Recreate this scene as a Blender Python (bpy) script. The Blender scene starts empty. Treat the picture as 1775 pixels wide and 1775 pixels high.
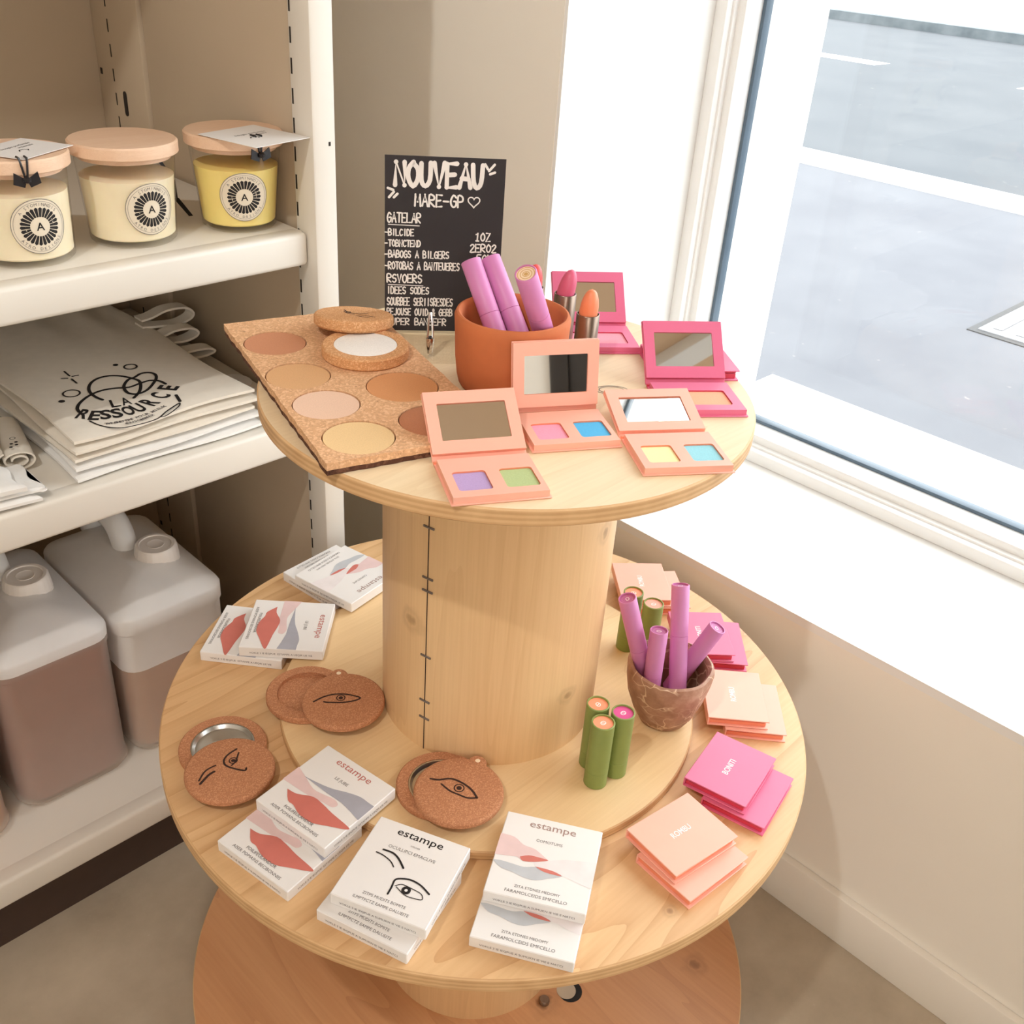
import bpy, bmesh, math, random
from math import sin, cos, pi, radians, sqrt, atan2
from mathutils import Vector, Matrix

random.seed(7)
SC = bpy.context.scene
COL = SC.collection

# ---------------------------------------------------------------- camera, sky, lamps, exposure
cam_data = bpy.data.cameras.new('camera')
cam_data.sensor_width = 36.0
cam_data.lens = 36.0 * 1776.1 / 1775.0
cam_data.clip_start = 0.02
cam_data.clip_end = 200
cam = bpy.data.objects.new('camera', cam_data)
COL.objects.link(cam)
_yaw, _pitch, _roll = 0.8169, 0.5393, 0.0737
_F = Vector((sin(_yaw)*cos(_pitch), cos(_yaw)*cos(_pitch), -sin(_pitch)))
_r = Vector((cos(_yaw), -sin(_yaw), 0)); _u = _r.cross(_F)
_R = cos(_roll)*_r + sin(_roll)*_u
_U = -sin(_roll)*_r + cos(_roll)*_u
_m = Matrix(((_R.x, _U.x, -_F.x, -0.69398), (_R.y, _U.y, -_F.y, -0.66962), (_R.z, _U.z, -_F.z, 1.33531), (0, 0, 0, 1)))
cam.matrix_world = _m
SC.camera = cam

world = bpy.data.worlds.new('overcast_sky')
SC.world = world
world.use_nodes = True
_bg = world.node_tree.nodes['Background']
_bg.inputs[0].default_value = (0.93, 0.965, 1.0, 1)
_bg.inputs[1].default_value = 5.1

def lamp(name, kind, loc, power, color, target=None, **kw):
    d = bpy.data.lights.new(name, kind)
    d.energy = power; d.color = color
    for k, v in kw.items(): setattr(d, k, v)
    o = bpy.data.objects.new(name, d); COL.objects.link(o)
    o.location = loc
    if target is not None:
        o.rotation_euler = (Vector(target) - Vector(loc)).to_track_quat('-Z', 'Y').to_euler()
    return o

WARM = (0.98, 0.985, 1.0)
# the shop's ceiling spot behind the photographer's left shoulder, plus added soft fills with no lamp known
lamp('track_spot', 'SPOT', (-1.3, -0.42, 2.5), 53, (1.0, 0.98, 0.945), (0.15, 0.5, 0.85), spot_size=radians(72), spot_blend=0.85, shadow_soft_size=0.03)
lamp('ceiling_fill', 'AREA', (-1.2, -1.4, 2.72), 5, WARM, (-1.2, -1.4, 0), shape='RECTANGLE', size=1.4, size_y=1.4)  # added overhead fill, no fitting known here
lamp('room_fill', 'POINT', (-1.7, -2.5, 1.9), 23, WARM, shadow_soft_size=0.3)  # added fill to lift the ceiling and the pier wall
lamp('low_fill', 'POINT', (-1.8, -1.9, 1.45), 17, WARM, shadow_soft_size=0.3)  # added low fill that brightens upright faces

SC.view_settings.view_transform = 'Standard'
SC.view_settings.look = 'None'
SC.view_settings.exposure = 0.0
SC.view_settings.gamma = 1.0
SC.view_settings.use_curve_mapping = False
SC.cycles.use_denoising = True
SC.cycles.max_bounces = 10
SC.cycles.diffuse_bounces = 5
SC.cycles.transparent_max_bounces = 16
SC.cycles.caustics_reflective = False
SC.cycles.caustics_refractive = False

# ---------------------------------------------------------------- materials
def lin(c):
    return tuple((x/255/12.92 if x/255 <= 0.04045 else ((x/255+0.055)/1.055)**2.4) for x in c)

class N:
    """small helper around a node tree"""
    def __init__(s, name):
        s.m = bpy.data.materials.new(name); s.m.use_nodes = True
        s.t = s.m.node_tree; s.b = s.t.nodes['Principled BSDF']; s.out = s.t.nodes['Material Output']
        s.co = None
    def n(s, kind, **kw):
        x = s.t.nodes.new(kind)
        for k, v in kw.items(): setattr(x, k, v)
        return x
    def l(s, a, b): s.t.links.new(a, b)
    def coord(s, scale=(1, 1, 1), rot=(0, 0, 0)):
        if s.co is None: s.co = s.n('ShaderNodeTexCoord').outputs['Object']
        mp = s.n('ShaderNodeMapping'); mp.inputs['Scale'].default_value = scale; mp.inputs['Rotation'].default_value = rot
        s.l(s.co, mp.inputs['Vector']); return mp.outputs['Vector']
    def noise(s, scale, detail=3, stretch=(1, 1, 1), rough=0.5, rot=(0, 0, 0), dist=0.0):
        x = s.n('ShaderNodeTexNoise'); x.inputs['Scale'].default_value = scale; x.inputs['Detail'].default_value = detail
        x.inputs['Roughness'].default_value = rough; x.inputs['Distortion'].default_value = dist
        s.l(s.coord(stretch, rot), x.inputs['Vector']); return x.outputs['Fac']
    def ramp(s, fac, stops):
        r = s.n('ShaderNodeValToRGB'); e = r.color_ramp.elements
        while len(e) < len(stops): e.new(0.5)
        for q, (p, c) in zip(e, stops):
            q.position = p; q.color = (*c, 1) if len(c) == 3 else c
        s.l(fac, r.inputs['Fac']); return r.outputs['Color']
    def mix(s, fac, a, b, mode='MIX'):
        x = s.n('ShaderNodeMix', data_type='RGBA', blend_type=mode)
        for val, idx in ((fac, 0), (a, 6), (b, 7)):
            if isinstance(val, (int, float)): x.inputs[idx].default_value = val
            elif isinstance(val, tuple): x.inputs[idx].default_value = (*val, 1)
            else: s.l(val, x.inputs[idx])
        return x.outputs[2]
    def math(s, op, a, b=0.0):
        x = s.n('ShaderNodeMath', operation=op)
        for i, v in enumerate((a, b)):
            if isinstance(v, (int, float)): x.inputs[i].default_value = v
            else: s.l(v, x.inputs[i])
        return x.outputs[0]
    def bump(s, h, strength, dist=0.001):
        x = s.n('ShaderNodeBump'); x.inputs['Strength'].default_value = strength; x.inputs['Distance'].default_value = dist
        s.l(h, x.inputs['Height']); s.l(x.outputs['Normal'], s.b.inputs['Normal'])
    def base(s, c): 
        if isinstance(c, tuple): s.b.inputs['Base Color'].default_value = (*c, 1)
        else: s.l(c, s.b.inputs['Base Color'])
    def set(s, **kw):
        for k, v in kw.items(): s.b.inputs[k.replace('_', ' ')].default_value = v

def simple(name, rgb, rough=0.5, metal=0.0, var=0.06, scale=40, bump=0.0, **kw):
    a = N(name); c = lin(rgb)
    lo = tuple(x*(1-var) for x in c); hi = tuple(min(1, x*(1+var)) for x in c)
    f = a.noise(scale, 3)
    a.base(a.ramp(f, [(0.3, lo), (0.7, hi)])); a.set(Roughness=rough, Metallic=metal, **kw)
    if bump: a.bump(a.noise(scale*8, 2), bump)
    return a.m

def wood(name, c0, c1, c2, stretch, rings=3.0, rough=0.5, fine=10, knots=(), line=0.5, bands=6.0):
    """grain running along the axis with the smallest stretch; knots: (x,y,z,radius) in object space"""
    a = N(name)
    c0, c1, c2 = lin(c0), lin(c1), lin(c2)
    big = a.noise(rings, 1.5, stretch, 0.45, dist=0.25)
    w = a.math('FRACT', a.math('MULTIPLY', big, bands))
    w = a.math('POWER', w, 3.0)
    base = a.ramp(a.noise(rings*0.5, 2, stretch), [(0.3, c0), (0.7, c1)])
    col = a.mix(a.math('MULTIPLY', w, line), base, c2)
    fs = tuple(x*4 if x > 2 else x for x in stretch)
    fg = a.noise(fine, 3, fs, 0.55)
    col = a.mix(0.22, col, a.ramp(fg, [(0.35, tuple(x*0.86 for x in c1)), (0.65, c0)]))
    for (x, y, z, r) in knots:
        d = a.n('ShaderNodeVectorMath', operation='DISTANCE'); d.inputs[1].default_value = (x, y, z)
        a.l(a.co, d.inputs[0])
        dd = a.math('ADD', a.math('DIVIDE', d.outputs['Value'], r), a.math('MULTIPLY', a.math('SUBTRACT', a.noise(60, 2), 0.5), 0.9))
        m = a.ramp(dd, [(0.0, (0.7, 0.7, 0.7)), (0.22, (0.55, 0.55, 0.55)), (0.4, (0.14, 0.14, 0.14)), (0.6, (0.22, 0.22, 0.22)), (1.0, (0, 0, 0))])
        col = a.mix(m, col, tuple(x*0.5 for x in c2))
    a.base(col); a.set(Roughness=rough)
    a.bump(fg, 0.08, 0.0005)
    return a.m

def cork(name, c, dark, light, scale=420, rough=0.85, spots=0.12):
    a = N(name); c, dark, light = lin(c), lin(dark), lin(light)
    v = a.n('ShaderNodeTexVoronoi', feature='F1'); v.inputs['Scale'].default_value = scale
    a.l(a.coord(), v.inputs['Vector'])
    gr = a.n('ShaderNodeSeparateColor'); a.l(v.outputs['Color'], gr.inputs[0])
    col = a.ramp(gr.outputs[0], [(0.0, tuple(x*0.85 for x in c)), (0.6, c), (0.95, light)])
    sp = a.ramp(a.noise(scale*0.35, 4, rough=0.75), [(0.30, (0.7, 0.7, 0.7)), (0.30+spots, (0, 0, 0))])
    col = a.mix(sp, col, dark)
    a.base(col); a.set(Roughness=rough); a.set(**{'Specular_IOR_Level': 0.2})
    a.bump(a.noise(scale*0.8, 3), 0.35, 0.001)
    return a.m

def glassy(name, tint=(1, 1, 1), gloss=0.0, ior=1.45, fac=1.0):
    """thin clear sheet: transparent with a fresnel reflection"""
    a = N(name); t = a.t
    t.nodes.remove(a.b)
    tr = a.n('ShaderNodeBsdfTransparent'); tr.inputs[0].default_value = (*tint, 1)
    gl = a.n('ShaderNodeBsdfGlossy'); gl.inputs['Roughness'].default_value = gloss
    lw = a.n('ShaderNodeLayerWeight'); lw.inputs[0].default_value = 0.5
    fres = a.math('ADD', 0.04, a.math('MULTIPLY', 0.96, a.math('POWER', lw.outputs['Facing'], 5.0)))
    mx = a.n('ShaderNodeMixShader')
    a.l(a.math('MULTIPLY', fres, fac), mx.inputs[0]); a.l(tr.outputs[0], mx.inputs[1]); a.l(gl.outputs[0], mx.inputs[2])
    a.l(mx.outputs[0], a.out.inputs['Surface'])
    return a.m

def milky(name, rgb, clear):
    """translucent polythene: part see-through, part diffusing"""
    a = N(name); c = lin(rgb)
    a.base(a.ramp(a.noise(25, 2), [(0.3, tuple(x*0.95 for x in c)), (0.7, c)]))
    a.set(Roughness=0.35, Transmission_Weight=0.0)
    tr = a.n('ShaderNodeBsdfTransparent'); tr.inputs[0].default_value = (0.97, 0.95, 0.92, 1)
    tl = a.n('ShaderNodeBsdfTranslucent'); tl.inputs[0].default_value = (*c, 1)
    m1 = a.n('ShaderNodeMixShader'); m1.inputs[0].default_value = 0.25
    a.l(a.b.outputs[0], m1.inputs[1]); a.l(tl.outputs[0], m1.inputs[2])
    m2 = a.n('ShaderNodeMixShader'); m2.inputs[0].default_value = clear
    a.l(m1.outputs[0], m2.inputs[1]); a.l(tr.outputs[0], m2.inputs[2])
    a.l(m2.outputs[0], a.out.inputs['Surface'])
    return a.m

M = {}
M['wall'] = simple('beige_wall_paint', (243, 238, 228), 0.7, var=0.02, scale=3, bump=0.04)
M['white_trim'] = simple('white_trim_paint', (238, 238, 236), 0.45, var=0.015, scale=6)
M['frame'] = simple('white_window_upvc', (236, 236, 234), 0.35, var=0.01, scale=6)
M['gasket'] = simple('blue_grey_gasket', (88, 106, 122), 0.4, var=0.1, scale=20)
M['plaster'] = simple('white_exterior_render', (246, 245, 240), 0.9, var=0.05, scale=30, bump=0.5)
M['shelf'] = simple('cream_powder_coat', (226, 220, 209), 0.38, var=0.015, scale=8)
M['shelf_shaded'] = simple('cream_shaded_panel', (190, 172, 148), 0.5, var=0.02, scale=8)  # same cream as the shelves, with the bay's shade put into the colour
M['slot'] = simple('dark_slot', (40, 32, 24), 0.8)
M['plinth'] = simple('dark_brown_plinth', (66, 48, 38), 0.7, var=0.05)
M['pane'] = glassy('window_glass', (0.98, 0.99, 0.985), fac=0.7)
M['mirror'] = simple('mirror', (238, 238, 236), 0.02, 1.0, var=0.005)
M['chrome'] = simple('chrome', (225, 225, 225), 0.12, 1.0, var=0.02)
M['tin'] = simple('brushed_tin', (205, 203, 198), 0.28, 1.0, var=0.05)
M['staple'] = simple('dull_staple', (128, 118, 114), 0.45, 0.7)
M['gunmetal'] = simple('lipstick_metal', (140, 122, 108), 0.3, 0.9, var=0.04)
M['black'] = simple('black_ink', (24, 20, 20), 0.7)
M['chalkboard'] = simple('black_card', (46, 42, 44), 0.75, var=0.05, scale=30)
M['chalk'] = simple('chalk_white', (238, 234, 228), 0.9)
M['paper'] = simple('white_carton', (234, 231, 228), 0.55, var=0.012, scale=20)
M['red_ink'] = simple('terracotta_ink', (204, 116, 104), 0.6)
M['pink_ink'] = simple('blush_ink', (226, 198, 196), 0.6)
M['grey_ink'] = simple('grey_ink', (168, 168, 178), 0.6)
M['silver_ink'] = simple('pale_grey_ink', (190, 193, 197), 0.6)
M['pale_ink'] = simple('pale_ink', (230, 222, 221), 0.6)
M['logo_ink'] = simple('rose_lettering', (190, 120, 112), 0.6)
M['taupe_ink'] = simple('taupe_lettering', (160, 132, 124), 0.6)
M['text_ink'] = simple('grey_lettering', (96, 90, 90), 0.6)
M['white_ink'] = simple('white_lettering', (250, 242, 240), 0.5)
M['peach'] = simple('peach_card', (246, 180, 158), 0.45, var=0.015)
M['peach_in'] = simple('peach_tray_edge', (238, 146, 112), 0.5, var=0.02)
M['pink'] = simple('pink_card', (224, 112, 148), 0.42, var=0.015)
M['pink_in'] = simple('pink_tray_edge', (206, 62, 88), 0.5, var=0.02)
def powder(n, c, shimmer=0.0): return simple(n, c, 0.75 if not shimmer else 0.5, var=0.06, scale=900, bump=0.08)
M['sh_purple'] = powder('purple_shadow', (184, 156, 202)); M['sh_green'] = powder('green_shadow', (180, 196, 138))
M['sh_pink'] = powder('pink_shadow', (244, 160, 184)); M['sh_blue'] = powder('blue_shadow', (78, 180, 230))
M['sh_yellow'] = powder('yellow_shadow', (248, 238, 176)); M['sh_teal'] = powder('teal_shadow', (150, 212, 224))
M['sh_orange'] = powder('apricot_blush', (248, 176, 140)); M['sh_rose'] = powder('rose_blush', (246, 160, 176))
M['pw1'] = powder('powder_tan', (202, 140, 104)); M['pw2'] = powder('powder_honey', (216, 168, 120))
M['pw3'] = powder('powder_rose', (232, 196, 170)); M['pw4'] = powder('powder_cream', (232, 198, 146))
M['pw5'] = powder('powder_caramel', (214, 150, 98)); M['pw6'] = powder('powder_brown', (184, 120, 84))
M['pw_white'] = powder('white_powder', (244, 240, 234))
M['cork_board'] = cork('cork_sheet', (220, 172, 130), (130, 84, 54), (234, 192, 150), 520, spots=0.06)
M['cork_dark'] = cork('dark_cork_backing', (92, 60, 46), (40, 26, 22), (120, 84, 66), 380)
M['cork_brown'] = cork('cork_compact', (186, 128, 92), (124, 78, 52), (204, 148, 110), 900, spots=0.03)
M['cork_edge'] = cork('cork_recess', (160, 98, 62), (96, 54, 32), (184, 126, 88), 900, spots=0.03)
M['burn'] = simple('burnt_engraving', (52, 28, 18), 0.8)
M['terracotta'] = simple('terracotta', (198, 112, 66), 0.8, var=0.10, scale=18, bump=0.15)
M['mauve'] = simple('mauve_card_tube', (208, 132, 184), 0.45, var=0.025)
M['mauve_dark'] = simple('mauve_tube_end', (184, 100, 152), 0.5, var=0.03)
M['green'] = simple('green_card_tube', (128, 142, 74), 0.5, var=0.04)
M['end_coral'] = simple('coral_tube_end', (244, 150, 112), 0.5); M['end_pink'] = simple('pink_tube_end', (208, 74, 138), 0.5)
M['end_rose'] = simple('rose_tube_end', (244, 170, 150), 0.5); M['end_cream'] = simple('cream_tube_end', (246, 222, 190), 0.5)
M['gold_line'] = simple('gold_ring_print', (212, 168, 104), 0.45)
M['bullet_orange'] = simple('orange_lipstick', (238, 142, 100), 0.4); M['bullet_rose'] = simple('rose_lipstick', (216, 96, 128), 0.4)
M['bullet_red'] = simple('red_lipstick', (228, 84, 84), 0.4)
M['beech'] = wood('beech_lid', (238, 206, 178), (230, 192, 160), (216, 176, 146), (3, 40, 40), 4, 0.5, 10, line=0.3)
M['jar_glass'] = glassy('jar_glass', (0.97, 0.965, 0.955), ior=1.5, fac=0.8)
M['wax_cream'] = simple('cream_wax', (250, 236, 204), 0.5, var=0.02, Subsurface_Weight=0.2, Subsurface_Radius=(0.02, 0.012, 0.006))
M['wax_yellow'] = simple('yellow_wax', (250, 226, 138), 0.5, var=0.02, Subsurface_Weight=0.2, Subsurface_Radius=(0.02, 0.012, 0.006))
M['label_paper'] = simple('beige_label', (226, 214, 192), 0.5, var=0.01)
M['ribbon'] = simple('black_ribbon', (26, 24, 28), 0.4)
M['hdpe'] = milky('milky_polythene', (255, 253, 250), 0.14)
M['hdpe_wet'] = milky('wet_polythene', (250, 240, 230), 0.66)
M['cap'] = simple('white_plastic_cap', (236, 228, 220), 0.35, var=0.01)
M['liq_pink'] = simple('rosy_brown_liquid', (136, 76, 54), 0.3, var=0.03, scale=6)
M['liq_clear'] = simple('beige_liquid', (166, 120, 84), 0.3, var=0.03, scale=6)
M['liq_amber'] = simple('amber_liquid', (206, 132, 44), 0.3, var=0.03, scale=6)
M['acrylic'] = glassy('clear_acrylic', (0.96, 0.95, 0.93), fac=0.3)

def cloth_mat(name, rgb):
    a = N(name); c = lin(rgb)
    a.base(a.ramp(a.noise(60, 3), [(0.3, tuple(x*0.95 for x in c)), (0.7, c)])); a.set(Roughness=0.9, Sheen_Weight=0.15)
    w = a.n('ShaderNodeTexWave'); w.inputs['Scale'].default_value = 420; a.l(a.coord(), w.inputs['Vector'])
    w2 = a.n('ShaderNodeTexWave', bands_direction='Y'); w2.inputs['Scale'].default_value = 420; a.l(a.coord(), w2.inputs['Vector'])
    a.bump(a.math('ADD', w.outputs['Fac'], w2.outputs['Fac']), 0.12, 0.0005)
    return a.m
M['cotton'] = cloth_mat('ecru_cotton', (238, 230, 216)); M['cotton_white'] = cloth_mat('white_cotton', (244, 242, 238))
M['cup'] = None
def stone():
    a = N('brown_cracked_stone')
    col = a.ramp(a.noise(28, 4, rough=0.65), [(0.3, lin((134, 92, 70))), (0.55, lin((166, 124, 100))), (0.75, lin((196, 160, 136)))])
    v = a.n('ShaderNodeTexVoronoi', feature='DISTANCE_TO_EDGE'); v.inputs['Scale'].default_value = 34
    nz = a.n('ShaderNodeTexNoise'); nz.inputs['Scale'].default_value = 30
    a.l(a.coord(), nz.inputs['Vector'])
    mv = a.mix(0.06, a.coord((1, 1, 1.5)), nz.outputs['Color']); a.l(mv, v.inputs['Vector'])
    cr = a.ramp(v.outputs['Distance'], [(0.0, (1, 1, 1)), (0.05, (0, 0, 0))])
    gate = a.ramp(a.noise(16, 2), [(0.36, (0, 0, 0)), (0.46, (1, 1, 1))])
    col = a.mix(a.mix(1.0, cr, gate, 'MULTIPLY'), col, lin((220, 190, 160)))
    a.base(col); a.set(Roughness=0.6); a.bump(a.noise(60, 4), 0.4, 0.002)
    return a.m
M['cup'] = stone()
ZL_ = 0.4917
M['ply_top'] = wood('pale_ply_face', (240, 220, 186), (232, 208, 168), (214, 182, 138), (1.0, 9, 9), 1.6, 0.5, 8, line=0.3, bands=5)
M['ply_low'] = wood('pine_ply_face', (228, 190, 142), (218, 174, 124), (188, 134, 84), (0.9, 7, 7), 1.8, 0.45, 8, line=0.62, bands=9,
                    knots=((-0.215, -0.268, ZL_, 0.022), (-0.27, 0.30, ZL_, 0.012), (-0.08, -0.345, ZL_, 0.010)))
M['ply_inner'] = wood('pale_inner_face', (234, 204, 158), (226, 190, 140), (204, 160, 110), (1.0, 8, 8), 1.5, 0.45, 8, line=0.35, bands=5)
M['ply_base'] = wood('orange_ply_face', (218, 166, 120), (208, 150, 104), (174, 116, 78), (7, 1.1, 7), 1.8, 0.4, 8, line=0.35, bands=5,
                     knots=((0.006, -0.142, 0.03, 0.030), (0.21, -0.25, 0.03, 0.022)))
M['veneer'] = wood('bent_veneer', (230, 194, 146), (220, 178, 128), (196, 148, 100), (11, 11, 0.9), 1.5, 0.45, 8, line=0.22, bands=4,
                   knots=((-0.1278, -0.0068, 0.674, 0.020), (-0.0069, -0.128, 0.582, 0.015), (0.03, -0.124, 0.78, 0.016), (0.07, -0.107, 0.83, 0.008)))
def ply_edge():
    a = N('ply_edge')
    w = a.n('ShaderNodeTexWave', bands_direction='Z'); w.inputs['Scale'].default_value = 60; w.inputs['Distortion'].default_value = 0.6
    a.l(a.coord(), w.inputs['Vector'])
    a.base(a.mix(0.3, a.ramp(w.outputs['Fac'], [(0.2, lin((204, 160, 110))), (0.8, lin((224, 184, 134)))]),
                 a.ramp(a.noise(40, 4), [(0.3, lin((176, 130, 86))), (0.7, lin((222, 184, 138)))])))
    a.set(Roughness=0.6); return a.m
M['ply_edge'] = ply_edge()
def concrete(name, c0, c1, scale, rough):
    a = N(name)
    f = a.noise(scale, 8, rough=0.62)
    col = a.ramp(f, [(0.3, lin(c0)), (0.7, lin(c1))])
    sp = a.ramp(a.noise(scale*14, 3), [(0.70, (0, 0, 0)), (0.78, (1, 1, 1))])
    col = a.mix(a.math('MULTIPLY', sp, 0.25), col, lin((214, 204, 188)))
    a.base(col); a.set(Roughness=rough); a.bump(a.noise(scale*10, 4), 0.08)
    return a.m
M['floor'] = concrete('waxed_concrete', (162, 148, 128), (198, 184, 162), 5, 0.34)
M['pavement'] = concrete('pavement_asphalt', (97, 98, 103), (109, 110, 114), 1.6, 0.9)
M['road'] = concrete('road_asphalt', (80, 84, 88), (90, 93, 96), 1.2, 0.9)
M['kerb'] = concrete('granite_kerb', (170, 170, 168), (190, 190, 188), 4, 0.9)
M['kerb_dark'] = concrete('dark_kerb', (84, 92, 96), (120, 126, 128), 3, 0.9)
M['road_paint'] = simple('road_paint', (235, 235, 235), 0.8)
M['iron'] = simple('cast_iron_cover', (140, 140, 142), 0.7)
M['iron_gap'] = simple('cover_gap', (84, 84, 84), 0.9)
M['dark_stand_in'] = simple('dark_stand_in', (48, 42, 38), 0.5)  # tone of the dark figure reflected in the palette mirror
M['ceiling'] = simple('ceiling_paint', (220, 190, 158), 0.8, var=0.01, scale=3)

# ---------------------------------------------------------------- mesh building
class G:
    """collects shapes; build() links them as ONE mesh object"""
    def __init__(s, *mats): s.v = []; s.f = []; s.mi = []; s.mats = list(mats)
    def slot(s, m):
        if m not in s.mats: s.mats.append(m)
        return s.mats.index(m)
    def add(s, verts, faces, m):
        k = len(s.v); i = s.slot(m)
        s.v += [tuple(p) for p in verts]
        for f in faces: s.f.append([k+q for q in f]); s.mi.append(i)
        return k
    def bm(s, b, m, mat=None):
        if mat is not None: bmesh.ops.transform(b, matrix=mat, verts=b.verts)
        b.verts.index_update()
        s.add([v.co for v in b.verts], [[v.index for v in f.verts] for f in b.faces], m); b.free()
    def box(s, x0, x1, y0, y1, z0, z1, m, bev=0.0, seg=2, mat=None):
        b = bmesh.new(); bmesh.ops.create_cube(b, size=1)
        bmesh.ops.scale(b, vec=(x1-x0, y1-y0, z1-z0), verts=b.verts)
        if bev: bmesh.ops.bevel(b, geom=b.edges[:], offset=bev, segments=seg, affect='EDGES', profile=0.5)
        bmesh.ops.translate(b, vec=((x0+x1)/2, (y0+y1)/2, (z0+z1)/2), verts=b.verts)
        s.bm(b, m, mat)
    def lathe(s, prof, m, n=64, c=(0, 0), mat=None, rx=1.0, ry=1.0):
        vs = []; fs = []; rings = []
        for (r, z) in prof:
            if r < 1e-6: rings.append([len(vs)]); vs.append(Vector((c[0], c[1], z)))
            else:
                rings.append(list(range(len(vs), len(vs)+n)))
                vs += [Vector((c[0]+rx*r*cos(2*pi*i/n), c[1]+ry*r*sin(2*pi*i/n), z)) for i in range(n)]
        for a, b in zip(rings, rings[1:]):
            for i in range(n):
                j = (i+1) % n
                if len(a) == 1 and len(b) == 1: continue
                if len(a) == 1: fs.append([a[0], b[j], b[i]])
                elif len(b) == 1: fs.append([a[i], a[j], b[0]])
                else: fs.append([a[i], a[j], b[j], b[i]])
        if mat is not None: vs = [mat @ p for p in vs]
        s.add(vs, fs, m)
    def tube(s, pts, r, m, n=10, closed=False, squash=None):
        pts = [Vector(p) for p in pts]; L = len(pts); vs = []; fs = []
        up = Vector((0, 0, 1))
        for i, p in enumerate(pts):
            t = (pts[(i+1) % L] - pts[i-1]) if closed else (pts[min(i+1, L-1)] - pts[max(i-1, 0)])
            t.normalize()
            a = t.cross(up); 
            if a.length < 1e-3: a = t.cross(Vector((0, 1, 0)))
            a.normalize(); b = a.cross(t)
            rr = r[i] if isinstance(r, (list, tuple)) else r
            ra, rb = (rr, rr) if squash is None else squash
            vs += [p + a*ra*cos(2*pi*k/n) + b*rb*sin(2*pi*k/n) for k in range(n)]
        for i in range(L if closed else L-1):
            for k in range(n):
                q = (i+1) % L
                fs.append([i*n+k, i*n+(k+1) % n, q*n+(k+1) % n, q*n+k])
        if not closed: fs += [list(range(n))[::-1], [(L-1)*n+k for k in range(n)]]
        s.add(vs, fs, m)
    def poly(s, pts, z, m, fn=None):
        vs = [Vector((p[0], p[1], z)) for p in pts]
        if fn: vs = [fn(*p) for p in vs]
        a = sum(pts[i-1][0]*pts[i][1]-pts[i][0]*pts[i-1][1] for i in range(len(pts)))
        f = list(range(len(vs)))
        s.add(vs, [f if a > 0 else f[::-1]], m)
    def prism(s, pts, z0, z1, m, mat=None):
        n = len(pts)
        a = sum(pts[i-1][0]*pts[i][1]-pts[i][0]*pts[i-1][1] for i in range(n))
        if a < 0: pts = pts[::-1]
        vs = [Vector((p[0], p[1], z0)) for p in pts] + [Vector((p[0], p[1], z1)) for p in pts]
        if mat is not None: vs = [mat @ p for p in vs]
        s.add(vs, [list(range(n))[::-1], list(range(n, 2*n))] + [[i, (i+1) % n, n+(i+1) % n, n+i] for i in range(n)], m)
    def stroke(s, pts, w, z, m, fn=None, closed=False):
        """flat pen line of width w (number or per-point list)"""
        P = [Vector((p[0], p[1])) for p in pts]; L = len(P)
        ws = w if isinstance(w, (list, tuple)) else [w]*L
        left = []; right = []
        for i in range(L):
            t = (P[(i+1) % L]-P[i-1]) if closed else (P[min(i+1, L-1)]-P[max(i-1, 0)])
            if t.length < 1e-9: t = Vector((1, 0))
            t.normalize(); nn = Vector((-t.y, t.x))*ws[i]/2
            left.append(P[i]+nn); right.append(P[i]-nn)
        vs = []
        for a, b in zip(left, right): vs += [Vector((a.x, a.y, z)), Vector((b.x, b.y, z))]
        fs = [[2*i, 2*i+1, 2*((i+1) % L)+1, 2*((i+1) % L)] for i in range(L if closed else L-1)]
        if not closed:
            for i in (0, L-1):
                k = len(vs)
                vs += [Vector((P[i].x+ws[i]/2*cos(q*pi/4), P[i].y+ws[i]/2*sin(q*pi/4), z-0.00003)) for q in range(8)]
                fs.append(list(range(k, k+8)))
        if fn: vs = [fn(*p) for p in vs]
        s.add(vs, fs, m)
    def text(s, txt, m, pos=(0, 0), z=0.0, width=None, height=None, ang=0.0, align='C', bold=0.0, shear=0.0, fn=None, res=2):
        vs, fs, (x0, x1, y0, y1) = glyphs(txt, bold, shear, res)
        if not vs: return
        k = (width/(x1-x0)) if width else height/0.7
        ky = (height/0.7) if height else k
        ox = {'C': (x0+x1)/2, 'L': x0, 'R': x1}[align]
        ca, sa = cos(ang), sin(ang)
        out = []
        for (x, y) in vs:
            a, b = (x-ox)*k, y*ky
            out.append(Vector((pos[0]+ca*a-sa*b, pos[1]+sa*a+ca*b, z)))
        if fn: out = [fn(*p) for p in out]
        s.add(out, fs, m)
    def build(s, name, parent=None, loc=None, rot=None, smooth=40):
        me = bpy.data.meshes.new(name)
        me.from_pydata(s.v, [], s.f); me.update()
        for m in s.mats: me.materials.append(m)
        me.polygons.foreach_set('material_index', s.mi)
        if smooth:
            me.polygons.foreach_set('use_smooth', [True]*len(me.polygons))
            me.set_sharp_from_angle(angle=radians(smooth))
        o = bpy.data.objects.new(name, me); COL.objects.link(o)
        if parent is not None: o.parent = parent
        if loc is not None: o.location = loc
        if rot is not None: o.rotation_euler = rot
        return o

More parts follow.
